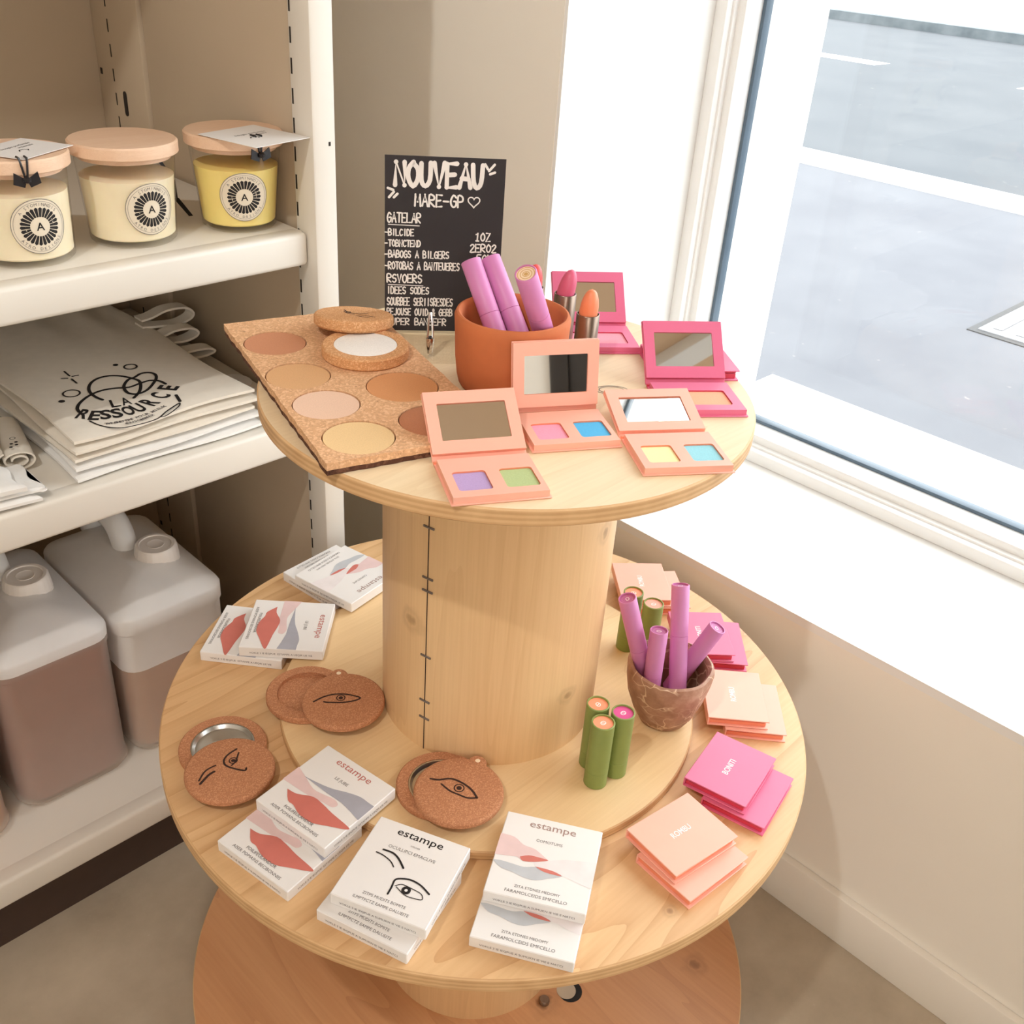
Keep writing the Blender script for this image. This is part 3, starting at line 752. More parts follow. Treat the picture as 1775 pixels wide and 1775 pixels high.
# ---------------------------------------------------------------- cork compacts
def cork_base(par, R, rin, th, fill, loc, z, tab=None):
    g = G(); w = 0.0016
    g.lathe([(R-w, 0), (R, w), (R, th-w), (R-w, th), (rin, th), (rin, th-0.005), (0, th-0.005)], M['cork_brown'], 72)
    if tab is not None: g.lathe([(0.0075, 0), (0.0085, w), (0.0085, th-w), (0.0075, th), (0.0026, th)], M['cork_brown'], 24, (R*1.0*cos(tab), R*1.0*sin(tab))); g.poly(circle(0.0026, 16, (R*cos(tab), R*sin(tab))), th-0.0006, M['burn'])
    o = g.build('base', par, (loc[0], loc[1], z))
    if fill == 'tin':
        q = G(); q.lathe([(rin-0.0003, th-0.0048), (rin-0.0003, th-0.0004), (rin-0.002, th-0.0004), (rin-0.0045, th-0.0042), (rin-0.009, th-0.0036), (rin-0.010, th-0.0042), (rin-0.017, th-0.0036), (rin-0.018, th-0.0042), (0, th-0.0042)], M['tin'], 64); q.build('metal_pan', o)
    elif fill == 'white':
        q = G(); q.lathe([(rin-0.0003, th-0.0049), (rin-0.0003, th-0.0006), (rin-0.0012, th-0.0002), (0, th-0.0002)], M['pw_white'], 64); q.build('powder_pan', o)
    return o
def cork_lid(par, R, th, loc, z, strokes, pupil=None, tab=None, rot=None, bump=0.0):
    g = G(); w = min(0.0035, th*0.4)
    prof = [(R-w*0.7, 0), (R, w*0.7)] + [(R-w+w*cos(t), th-w+w*sin(t)) for t in (0, pi/8, pi/4, 3*pi/8, pi/2)] + [(0, th+bump)]
    g.lathe([(0, 0)]+prof, M['cork_brown'], 72)
    if tab is not None:
        tx, ty = (R-0.002)*cos(tab), (R-0.002)*sin(tab)
        g.lathe([(0.0095, 0), (0.0105, w*0.5), (0.0105, th-w*0.6), (0.009, th-0.0002), (0.0, th-0.0002)], M['cork_brown'], 28, (tx, ty)); g.poly(circle(0.0028, 16, (tx*1.03, ty*1.03)), th+0.0001, M['end_cream'])
    for p, wd in strokes: g.stroke(smooth_pts(mm(p), 4), wd*1.3, th+0.0002, M['burn'])
    if pupil:
        c, r = pupil
        g.stroke(circle(r, 20, c), 0.0013, th+0.00025, M['burn'], closed=True); g.poly(circle(r*0.55, 16, c), th+0.0002, M['burn'])
    return g.build('lid', par, (loc[0], loc[1], z), rot)
T1 = 0.009
c1 = thing('cork_compact', 'cork compact slid open over a metal pan, eye and brow drawing on its lid', 'compact', (-0.2893, 0.1284, ZL), 0, 'cork compacts on the large reel')
cork_base(c1, 0.048, 0.035, T1, 'tin', (0, 0), 0)
cork_lid(c1, 0.048, T1, (-0.0177, -0.0449), T1, [([(-34, 5), (-23.9, 12), (-16.7, 13.7), (-9.2, 13.2)], 0.0016), ([(-35.2, 0.1), (-27.7, 3.4), (-21.4, 5.8), (-15, 6.2)], 0.0022), ([(21, 20.1), (8.5, 18.4), (0.6, 12.9), (-0.5, 3.6), (9.3, -12.9), (13.4, -11.6)], 0.0017), ([(19.6, 13.7), (10.1, 4.6), (3.6, 2.1)], 0.0014)], ((0.0088, 0.0072), 0.0042))
c2 = thing('cork_compact', 'cork compact slid open with an empty cork recess and long drawn eye, nearest the drum', 'compact', (-0.1744, 0.1296, ZI), 0, 'cork compacts on the large reel')
cork_base(c2, 0.048, 0.035, T1, None, (0, 0), 0)
cork_lid(c2, 0.048, T1, (0.0183, -0.0470), T1, [([(-28.8, 18.5), (-16.1, 18.1), (-4.2, 14.2), (5.4, 7), (12.7, -3.1), (16, -10.7), (9.7, -11), (-3.3, -4.7), (-16, 6.1), (-19.8, 10.8)], 0.0017)], ((-0.0010, 0.0036), 0.0048), tab=atan2(35.9, 20.7))
c3 = thing('cork_compact', 'cork compact slid open over a metal crescent, large drawn eye, in front of the drum', 'compact', (-0.1513, -0.0843, ZI), 0, 'cork compacts on the large reel')
cork_base(c3, 0.048, 0.035, T1, 'tin', (0, 0), 0)
cork_lid(c3, 0.048, T1, (0.0021, -0.0264), T1, [([(-12.5, 31.4), (-6.9, 24.3), (2, 18.9), (6.6, 12.5), (9.6, 0.7), (9.6, -10.7), (6.5, -21.4)], 0.0019), ([(-8.8, 18.2), (-8.5, 5.1), (-5.3, -4.5), (-1.1, -14.8), (6.5, -21.4)], 0.0016)], ((0.0015, 0.0012), 0.0052), tab=atan2(13.9, 34.6))
c4 = thing('cork_compact', 'pale cork compact with white powder, lid tilted behind it, lying on the cork sheet', 'compact', (-0.0885, 0.1215, ZT+0.0124), 0)
cork_base(c4, 0.0445, 0.0325, 0.012, 'white', (0, 0), 0)
for o in c4.children:
    o.data.materials[0] = M['cork_pale'] if 'cork_pale' in M else cork('pale_cork_compact', (214, 158, 108), (150, 96, 60), (230, 184, 140), 900, spots=0.02); M['cork_pale'] = o.data.materials[0]
vd = Vector((0.73, 0.68, 0)).normalized()
lidq = Matrix.Rotation(radians(-9), 4, Vector((vd.y, -vd.x, 0)))
lo = cork_lid(c4, 0.0425, 0.0125, (0.0290, 0.0580), 0.0078, [([(2, 20), (-2, 6), (4, -4), (14, -6)], 0.0012), ([(-3, 14), (-6, 2), (-3, -4)], 0.0010), ([(0, -8), (6, -20), (8, -26)], 0.0010), ([(-5, -10), (-3, -18), (1, -24)], 0.0011)], ((-0.0012, 0.008), 0.0022), bump=0.0)
lo.data.materials[0] = M['cork_pale']
lo.rotation_euler = lidq.to_euler()

# ---------------------------------------------------------------- terracotta pot and stone cup
g = G()
R = 0.0572
g.lathe([(0, 0), (0.0475, 0), (0.0515, 0.004), (0.0535, 0.012), (0.0555, 0.03), (R, 0.066), (R+0.0004, 0.0725), (R-0.0015, 0.0765), (R-0.0035, 0.0772), (R-0.0055, 0.076), (R-0.007, 0.072), (0.049, 0.03), (0.0475, 0.008), (0.0, 0.0065)], M['terracotta'], 96)
tag(g.build('plant_pot', loc=(0.0, 0.0, ZT+0.0002)), 'round terracotta pot holding mauve tubes on the small reel', 'pot')
g = G()
prof = [(0, 0), (0.022, 0), (0.028, 0.003), (0.036, 0.018), (0.0445, 0.042), (0.0495, 0.064), (0.0505, 0.076), (0.0490, 0.0815), (0.0460, 0.083), (0.0435, 0.080), (0.0425, 0.070), (0.037, 0.040), (0.026, 0.012), (0, 0.009)]
g.lathe(prof, M['cup'], 72)
rc = random.Random(5)
g.v = [(x*(1+0.02*sin(3*atan2(y, x)+z*40)+0.012*sin(7*atan2(y, x)-z*60)), y*(1+0.02*sin(3*atan2(y, x)+z*40)+0.012*sin(7*atan2(y, x)-z*60)), z*(1+0.012*sin(2*atan2(y, x)+1))) for x, y, z in g.v]
tag(g.build('stone_cup', loc=(0.124, -0.172, ZI+0.0002)), 'brown cracked stone cup holding four mauve tubes on the large reel', 'cup')

# ---------------------------------------------------------------- mauve tubes
def mauve(L, end, seam=0.52):
    root = thing('mascara_tube', '', 'tube')
    r = 0.0104; s = L*seam
    g = G(); g.lathe([(0, 0), (r-0.0006, 0), (r, 0.0006), (r, s-0.0002), (r-0.0005, s)], M['mauve'], 36); g.build('tube_body', root)
    g = G(); w = 0.0013
    g.lathe([(r-0.0005, s), (r, s+0.0004), (r, L-0.0006), (r-0.0005, L), (r-w, L), (r-w, L-0.0018)], M['mauve'], 36)
    g.lathe([(r-w, L-0.0018), (0, L-0.0018)], M[end], 36)
    if end == 'end_cream':
        for q in (0.3, 0.55, 0.8): g.stroke(circle(r*q*0.95, 24), 0.0007, L-0.0016, M['gold_line'], closed=True)
        g.poly(circle(0.002, 12), L-0.00165, M['gold_line'])
    else:
        g.stroke(circle(0.0026, 16, (0, 0), 0.0018), 0.0006, L-0.0016, M['white_ink'], closed=True); g.stroke(circle(0.0062, 24), 0.0004, L-0.0016, M['mauve'], closed=True)
    g.build('tube_cap', root)
    return root
def aim(B, T):
    return (Vector(T)-Vector(B)).to_track_quat('Z', 'Y').to_euler()
def tube_at(p, B, T, L, label, group):
    B, T = Vector(B), Vector(T); d = (T-B).normalized(); b = T-d*L
    return dup(p, b, aim(b, T), label, group)
tp = mauve(0.118, 'end_cream')
gp = 'mauve tubes in the terracotta pot'
B, T = Vector((-0.006, -0.0105, 0.9212)), Vector((0.0008, 0.0648, 1.0205)); d = (T-B).normalized(); b = T-d*0.118
tp.location = b; tp.rotation_euler = aim(b, T); tp['label'] = 'left of the two mauve tubes leaning away side by side in the terracotta pot'; tp['group'] = gp
tube_at(tp, (0.0151, -0.0227, 0.9212), (0.0235, 0.0605, 1.0207), 0.118, 'right of the two mauve tubes leaning away side by side in the terracotta pot', gp)
tube_at(tp, (0.041, -0.0267, 0.9212), (-0.0278, -0.0461, 1.0298), 0.098, 'mauve tube in the terracotta pot with cream ringed end tipped towards the viewer', gp)
gp = 'mauve tubes in the stone cup'
for B, T, sm, lab in (((0.1167, -0.154, 0.5316), (0.0833, -0.1257, 0.6729), 0.50, 'leftmost mauve tube in the stone cup, leaning left against the green tubes'),
                      ((0.0978, -0.1677, 0.5466), (0.1051, -0.1604, 0.6374), 0.35, 'shortest looking mauve tube in the middle front of the stone cup'),
                      ((0.1195, -0.1933, 0.5336), (0.1524, -0.1482, 0.6723), 0.60, 'tallest mauve tube in the stone cup, standing almost upright with a visible seam'),
                      ((0.1416, -0.1658, 0.5351), (0.1684, -0.1967, 0.6316), 0.35, 'mauve tube in the stone cup leaning out over its right rim')):
    o = mauve((Vector(T)-Vector(B)).length, 'mauve_dark', sm)
    o.location = B; o.rotation_euler = aim(B, T); o['label'] = lab; o['group'] = gp

# ---------------------------------------------------------------- green tubes
def green(end):
    root = thing('balm_tube', '', 'tube')
    r, H = 0.0128, 0.088; w = 0.0016
    g = G(); g.lathe([(0, 0), (r-0.0006, 0), (r, 0.0006), (r, 0.0208), (r-0.0003, 0.021)], M['green'], 40); g.build('tube_base', root)
    g = G(); g.lathe([(r-0.0003, 0.021), (r, 0.0213), (r, H-0.0006), (r-0.0006, H), (r-w, H), (r-w-0.0003, H-0.002)], M['green'], 40); cap = g.build('tube_cap', root)
    g = G(); g.lathe([(r-w-0.0003, H-0.0024), (r-w-0.0003, H-0.0019), (0, H-0.0019)], M[end], 40)
    g.stroke(circle(0.0030, 16, (0, 0), 0.0024), 0.0008, H-0.0017, M['white_ink'], closed=True); g.stroke([(-0.0012, 0.0012), (0.0012, -0.0012)], 0.0008, H-0.0017, M['white_ink'])
    g.build('end_sticker', cap)
    return root
def put(o, x, y, z, label, grp): o.location = (x, y, z); o['label'] = label; o['group'] = grp
gc = green('end_coral'); gq = green('end_pink'); gr = green('end_rose')
gg = 'green card tubes on the small reel\'s lower flange'
put(gc, -0.0160, -0.1885, ZI, 'front green tube of the trio, coral end with white drop', gg)
dup(gc, (0.0020, -0.1655, ZI), (0, 0, 1.0), 'back left green tube of the trio beside the drum, coral end', gg)
put(gq, 0.0125, -0.1925, ZI, 'green tube with hot pink end in the trio in front of the stone cup', gg)
put(gr, 0.1960, -0.0880, ZI, 'green tube with rose end, right of the pair behind the stone cup', gg)
dup(gc, (0.1955, -0.0560, ZI), (0, 0, 2.0), 'green tube with coral end at the back, furthest behind the stone cup', gg)

# ---------------------------------------------------------------- lipsticks
def lipstick(bullet, loc, h, label, rz=0.0):
    root = thing('lipstick', label, 'lipstick', (loc[0], loc[1], ZT+0.0002), rz, 'uncapped lipsticks on the small reel')
    r = 0.0122
    g = G(); g.lathe([(0, 0), (r-0.0004, 0), (r, 0.0004), (r, h-0.0005), (r-0.0004, h), (r-0.0012, h), (r-0.0012, h-0.006)], M['gunmetal'], 40); g.build('case', root)
    g = G(); rb = 0.0098; n = 14; L = 0.026
    g.lathe([(rb, h-0.012), (rb, h)] + [(rb*sqrt(max(0, 1-(i/n)**2.3)), h+L*(i/n)) for i in range(1, n)] + [(0, h+L)], M[bullet], 36)
    sl = 0.35 if bullet == 'bullet_rose' else 0.12
    g.v = [(x+max(0, z-h)*sl*0.5, y-max(0, z-h)*sl*0.3, z) for x, y, z in g.v]
    g.build('lipstick_bullet', root)
lipstick('bullet_orange', (0.094, -0.0172), 0.0605, 'uncapped lipstick with orange bullet, right of the terracotta pot')
lipstick('bullet_rose', (0.121, 0.040), 0.0605, 'uncapped lipstick with slanted rose bullet, half behind the terracotta pot', radians(10))
lipstick('bullet_red', (0.118, 0.086), 0.055, 'red lipstick bullet just showing behind the terracotta pot rim')

# ---------------------------------------------------------------- chalk sign and its holder
LET = {'A': [[(0, 0), (.5, 1), (1, 0)], [(.2, .38), (.8, .38)]], 'B': [[(0, 0), (0, 1), (.7, .95), (.75, .6), (0, .52), (.85, .45), (.85, .08), (0, 0)]], 'C': [[(.95, .85), (.5, 1), (.05, .6), (.1, .2), (.5, 0), (.95, .15)]],
       'D': [[(0, 0), (0, 1), (.7, .85), (.9, .45), (.6, .08), (0, 0)]], 'E': [[(.9, 1), (0, 1), (0, 0), (.9, 0)], [(0, .52), (.7, .52)]], 'F': [[(.9, 1), (0, 1), (0, 0)], [(0, .52), (.7, .52)]],
       'G': [[(.95, .85), (.5, 1), (.05, .6), (.1, .2), (.5, 0), (.95, .15), (.95, .48), (.55, .48)]], 'H': [[(0, 0), (0, 1)], [(.9, 0), (.9, 1)], [(0, .5), (.9, .5)]], 'I': [[(.5, 0), (.5, 1)]], 'J': [[(.8, 1), (.8, .2), (.5, 0), (.1, .15)]],
       'K': [[(0, 0), (0, 1)], [(.85, 1), (0, .45), (.9, 0)]], 'L': [[(0, 1), (0, 0), (.85, 0)]], 'M': [[(0, 0), (.1, 1), (.5, .35), (.9, 1), (1, 0)]], 'N': [[(0, 0), (.05, 1), (.9, 0), (.92, 1)]],
       'O': [[(.5, 1), (.08, .75), (.05, .3), (.45, 0), (.88, .25), (.92, .7), (.5, 1)]], 'P': [[(0, 0), (0, 1), (.8, .92), (.8, .55), (0, .45)]], 'Q': [[(.5, 1), (.08, .75), (.05, .3), (.45, 0), (.88, .25), (.92, .7), (.5, 1)], [(.55, .25), (1, -.08)]],
       'R': [[(0, 0), (0, 1), (.8, .92), (.8, .58), (0, .48), (.9, 0)]], 'S': [[(.88, .88), (.45, 1), (.1, .78), (.25, .55), (.75, .45), (.88, .2), (.5, 0), (.08, .12)]], 'T': [[(0, 1), (1, 1)], [(.5, 1), (.5, 0)]],
       'U': [[(0, 1), (.05, .25), (.45, 0), (.85, .25), (.9, 1)]], 'V': [[(0, 1), (.48, 0), (.95, 1)]], 'W': [[(0, 1), (.25, 0), (.5, .7), (.75, 0), (1, 1)]], 'X': [[(0, 0), (1, 1)], [(0, 1), (1, 0)]], 'Y': [[(0, 1), (.5, .5), (1, 1)], [(.5, .5), (.5, 0)]],
       'Z': [[(0, 1), (.9, 1), (0, 0), (.95, 0)]], '-': [[(0, .45), (.8, .45)]], '0': [[(.5, 1), (.08, .7), (.08, .25), (.5, 0), (.9, .3), (.9, .7), (.5, 1)]], '1': [[(.2, .8), (.55, 1), (.5, 0)], [(.2, 0), (.8, 0)]], '2': [[(.05, .8), (.45, 1), (.85, .75), (0, 0), (.95, 0)]],
       '5': [[(.9, 1), (.15, 1), (.1, .55), (.7, .55), (.85, .25), (.5, 0), (.05, .1)]], '&': [[(.9, 0), (.2, .75), (.45, 1), (.65, .75), (.1, .25), (.4, 0), (.9, .4)]], '.': [[(.4, 0), (.45, .03)]], "'": [[(.4, 1.15), (.65, 1.35)]]}
SW, SH = 0.125, 0.1885
sroot = thing('chalk_sign', 'small black price sign with white hand lettering at the back of the small reel', 'sign', (-0.0156, 0.1814, ZT+0.0042), radians(-38))
# local frame: x along the sign, y up the sign (stood upright below)
up = Matrix.Rotation(pi/2, 4, 'X')
g = G(M['chalkboard'])
fn = lambda x, y, z: up @ Vector((x, y, z))
for q in ((0, SW, 0, SH, -0.0012, 0.0),): g.box(*q, M['chalkboard'], mat=up)
rs = random.Random(11)
def chalk(txt, x0, x1, yt, yb, w):
    """hand lettering between fractions of the sign (y measured down from the top)"""
    n = len(txt); adv = (x1-x0)*SW/n; H = (yb-yt)*SH
    for i, ch in enumerate(txt):
        if ch == ' ': continue
        for q, st in enumerate(LET.get(ch, [])):
            zq = 0.0003 + 0.00012*q + 0.00006*(i % 2)
            P = [(x0*SW+adv*i+adv*0.80*p[0]+rs.uniform(-.03, .03)*adv, SH-yb*SH+H*p[1]+rs.uniform(-.03, .03)*H) for p in st]
            g.stroke(smooth_pts(P, 3) if ch in 'BCDGOPQRSU025&J' else P, w, zq, M['chalk'], fn)
            for (px, py) in P[1:-1]: g.poly(circle(w/2, 8, (px, py)), zq+0.00005, M['chalk'], fn)
chalk('NOUVEAU', 0.085, 0.835, 0.034, 0.158, 0.0048)
chalk('MARE-GP', 0.25, 0.67, 0.205, 0.268, 0.0020)
hc = (0.745*SW, SH-0.235*SH)
g.stroke([(hc[0]+0.0062*1.0*(sin(t)**3), hc[1]+0.0058*(13*cos(t)-5*cos(2*t)-2*cos(3*t)-cos(4*t))/15) for t in [2*pi*i/30 for i in range(30)]], 0.0013, 0.0003, M['chalk'], fn, True)
for a, b, c, d in ((.825, .03, .85, .055), (.86, .065, .905, .03), (.87, .082, .91, .072), (.025, .175, .07, .185), (.035, .225, .075, .195), (.075, .225, .105, .205)):
    g.stroke([(a*SW, SH-b*SH), (c*SW, SH-d*SH)], 0.0026, 0.0003, M['chalk'], fn)
for txt, x0, x1, yt, yb, w in (('GATELAR', .02, .31, .31, .362, .0016), ('-BILCIDE', .0, .25, .40, .436, .0014), ('-TOBNCTEND', .0, .31, .462, .498, .0014), ('-BABOGS A BILGERS', .0, .555, .522, .562, .0014),
                            ('-ROTOBAS A BANTEUERES', .0, .65, .588, .630, .0014), ('10Z', .77, .91, .41, .455, .0016), ('2ERO2', .73, .965, .475, .518, .0016), ('50K', .79, .935, .535, .58, .0016), ('12Z', .79, .98, .60, .645, .0013),
                            ('RSVOERS', .02, .33, .66, .708, .0016), ('IDEES SODES', .02, .39, .735, .775, .0014), ('SOURBEE SERIISRESDES', .02, .60, .80, .845, .0014), ('REJOUSE OUID & GERB', .02, .60, .865, .905, .0014), ('SUPER BANBEFR', .02, .55, .925, .965, .0014)):
    chalk(txt, x0, x1, yt, yb, w)
for yy, xa, xb in ((.375, .03, .29), (.722, .03, .33)): g.stroke([(xa*SW, SH-yy*SH), (xb*SW, SH-(yy+.004)*SH)], 0.0009, 0.0003, M['chalk'], fn)
for o_ in g.mats: pass
g.build('sign_card', sroot)
hold = thing('sign_holder', 'clear acrylic sign foot with a chrome clip at the black sign\'s bottom edge', 'sign holder', (-0.0156, 0.1814, ZT+0.0002), radians(-38))
g = G(); g.box(0.012, 0.112, -0.085, 0.030, 0, 0.0038, M['acrylic'], 0.001, 1); g.build('foot_plate', hold)
g = G(); g.tube([(0.047, -0.0645, 0.0040), (0.047, -0.0640, 0.016), (0.047, -0.0630, 0.020), (0.047, -0.0630, 0.0215)], [0.0030, 0.0044, 0.0046, 0.0036], M['chrome'], 16)
for q in (-0.0028, 0.0028): g.tube([(0.047+q, -0.063, 0.021), (0.047+q*0.8, -0.060, 0.032), (0.047+q*0.3, -0.056, 0.046)], 0.0013, M['chrome'], 8)
g.build('clip', hold)

# ---------------------------------------------------------------- candles
def candle(loc, rt, rbm, wax, laz, label, tagdef=None):
    z0 = 0.945
    root = thing('jar_candle', label, 'candle', (loc[0], loc[1], z0+0.0003), 0, 'jar candles on the upper shelf')
    H = 0.104; rad = lambda z: rbm+(rt-rbm)*max(0, min(1, (z-0.006)/0.09))
    g = G(); g.lathe([(0, 0.0), (rbm-0.004, 0), (rbm, 0.004)] + [(rad(z), z) for z in (0.012, 0.04, 0.07, 0.096)] + [(rt, H)], M['jar_glass'], 64); g.build('glass', root)
    g = G(); k = 0.0018; wt = 0.080
    g.lathe([(0, 0.008), (rad(0.008)-k-0.002, 0.008), (rad(0.01)-k, 0.010)] + [(rad(z)-k, z) for z in (0.03, 0.06, wt-0.002)] + [(rad(wt)-k-0.004, wt-0.001), (0, wt-0.002)], M[wax], 64); g.build('wax', root)
    g = G(); rl = rt+0.0055
    g.lathe([(0, H-0.006), (rt-0.004, H-0.006), (rt-0.004, H), (rl-0.001, H), (rl, H+0.001), (rl, H+0.0125), (rl-0.002, H+0.0145), (0, H+0.0145)], M['beech'], 72); g.build('lid', root)
    # round label wrapped on the glass
    R = 0.0305; zc = 0.047
    def wrap(x, y, z):
        zz = zc+y; rr = rad(zz)+0.0004+z; a = laz+x/rad(zc); return Vector((rr*cos(a), rr*sin(a), zz))
    g = G()
    for q in range(8):          # disc in rings so that it follows the curve
        r0, r1 = R*q/8, R*(q+1)/8; n = 48
        a = [(r0*cos(2*pi*i/n), r0*sin(2*pi*i/n)) for i in range(n)]; b = [(r1*cos(2*pi*i/n), r1*sin(2*pi*i/n)) for i in range(n)]
        g.add([wrap(x, y, 0) for x, y in a+b], [[i, (i+1) % n, n+(i+1) % n, n+i][::-1] for i in range(n)], M['label_paper'])
    g.stroke(circle(R*0.985, 64), 0.0006, 0.0002, M['text_ink'], wrap, True); g.stroke(circle(R*0.90, 64), 0.0003, 0.0002, M['text_ink'], wrap, True)
    nw = 26
    for i in range(nw):
        a = 2*pi*i/nw; h = 2*pi/nw*0.40; r0, r1 = R*0.35, R*0.70
        g.poly([(r0*cos(a-h), r0*sin(a-h)), (r1*0.93*cos(a-h), r1*0.93*sin(a-h)), (r1*cos(a), r1*sin(a)), (r1*0.93*cos(a+h), r1*0.93*sin(a+h)), (r0*cos(a+h), r0*sin(a+h))], 0.0002, M['black'], wrap)
    g.text('A', M['black'], (0, -0.0042), 0.0003, height=0.0088, bold=0.01, fn=wrap)
    for s_, a0, sg in (('A STOMINNDIS', 140, -1), ('ATRO DESIGNS', 216, 1)):
        for i, ch in enumerate(s_):
            if ch == ' ': continue
            a = radians(a0+sg*(100 if sg < 0 else 108)*i/(len(s_)-1)); rr = R*0.745 if sg < 0 else R*0.865
            g.text(ch, M['text_ink'], (rr*cos(a), rr*sin(a)), 0.0002, height=0.0033, ang=a-pi/2 if sg < 0 else a+pi/2, fn=wrap)
    g.build('label', root)
    if tagdef:
        (tx, ty), ang, tw, th, ra = tagdef
        zt = H+0.0148
        mt = Matrix.Translation((tx, ty, zt+0.001)) @ Matrix.Rotation(ang, 4, 'Z')
        g = G(); g.box(-tw/2, tw/2, -th/2, th/2, 0, 0.0006, M['paper'], mat=mt)
        fnt = lambda x, y, z: mt @ Vector((x, y, z))
        g.text('bougie parfumée', M['text_ink'], (0.004, 0.010), 0.0008, width=tw*0.55, fn=fnt, shear=0.3); g.text('artisanale', M['text_ink'], (0.010, 0.002), 0.0008, width=tw*0.3, fn=fnt, shear=0.3)
        g.stroke([(-0.014, -0.008), (-0.010, -0.004), (-0.004, -0.004), (0.0, -0.008), (-0.004, -0.011)], 0.0014, 0.0008, M['black'], fnt)
        g.build('gift_tag', root)
        rx, ry = (rl+0.0015)*cos(ra), (rl+0.0015)*sin(ra); tv = Vector((-sin(ra), cos(ra), 0)); o_ = Vector((cos(ra), sin(ra), 0))
        c0 = Vector((rx, ry, 0))
        g = G()
        g.tube([c0-o_*0.014+tv*0.004+Vector((0, 0, zt+0.0022)), c0-o_*0.002+tv*0.004+Vector((0, 0, zt+0.003)), c0+tv*0.003+Vector((0, 0, zt-0.004)), c0+tv*0.001+Vector((0, 0, H-0.004))], 0.0012, M['ribbon'], 6)
        g.tube([c0-o_*0.014-tv*0.004+Vector((0, 0, zt+0.0022)), c0-o_*0.002-tv*0.004+Vector((0, 0, zt+0.003)), c0-tv*0.003+Vector((0, 0, zt-0.004)), c0-tv*0.001+Vector((0, 0, H-0.004))], 0.0012, M['ribbon'], 6)
        for sgn in (1, -1):
            p0 = c0+Vector((0, 0, H-0.004)); p1 = c0+tv*0.012*sgn+Vector((0, 0, H+0.004)); p2 = c0+tv*0.014*sgn+Vector((0, 0, H-0.008)); p3 = c0+tv*0.003*sgn+Vector((0, 0, H-0.012))
            g.add([p0, p1, p2, p3]+[p+o_*0.0015 for p in (p0, p1, p2, p3)], [[0, 1, 2, 3], [7, 6, 5, 4], [0, 4, 5, 1], [1, 5, 6, 2], [2, 6, 7, 3], [3, 7, 4, 0]], M['ribbon'])
        g.lathe([(0, -0.004), (0.004, -0.002), (0.0045, 0.001), (0, 0.005)], M['ribbon'], 12, mat=Matrix.Translation(c0+o_*0.002+Vector((0, 0, H-0.004))))
        g.build('ribbon', root)
    return root, H, rt
candle((-0.2539, 0.5361), 0.0545, 0.051, 'wax_cream', radians(-92), 'leftmost jar candle of cream wax, paper tag with black bow on its lid', ((0.010, -0.008), radians(30), 0.084, 0.068, radians(-100)))
jc, jh, jr = candle((-0.1226, 0.5398), 0.0570, 0.051, 'wax_cream', radians(-90), 'middle jar candle of cream wax with a bare wooden lid')
candle((0.0172, 0.5255), 0.0560, 0.047, 'wax_yellow', radians(-112), 'jar candle of yellow wax with a paper tag and black bow', ((-0.002, -0.052), radians(12), 0.092, 0.098, radians(-92)))
g = G()   # ribbon tail hanging behind the middle jar
P = [(0.046, 0.040, jh+0.002), (0.0575, 0.045, jh-0.012), (0.078, 0.052, 0.062), (0.088, 0.055, 0.045), (0.090, 0.056, 0.024), (0.103, 0.045, 0.0015)]
for i, (a, b) in enumerate(zip(P, P[1:])):
    w = 0.0028 if i % 2 else 0.0036
    a, b = Vector(a), Vector(b); g.add([a+Vector((-w, 0, 0)), a+Vector((w, 0, 0)), b+Vector((w*0.8, 0, 0)), b+Vector((-w*0.8, 0, 0))]+[p+Vector((0, 0.0007, 0)) for p in (a+Vector((-w, 0, 0)), a+Vector((w, 0, 0)), b+Vector((w*0.8, 0, 0)), b+Vector((-w*0.8, 0, 0)))], [[0, 1, 2, 3], [7, 6, 5, 4], [0, 4, 5, 1], [1, 5, 6, 2], [2, 6, 7, 3], [3, 7, 4, 0]], M['ribbon'])
g.build('ribbon', jc)

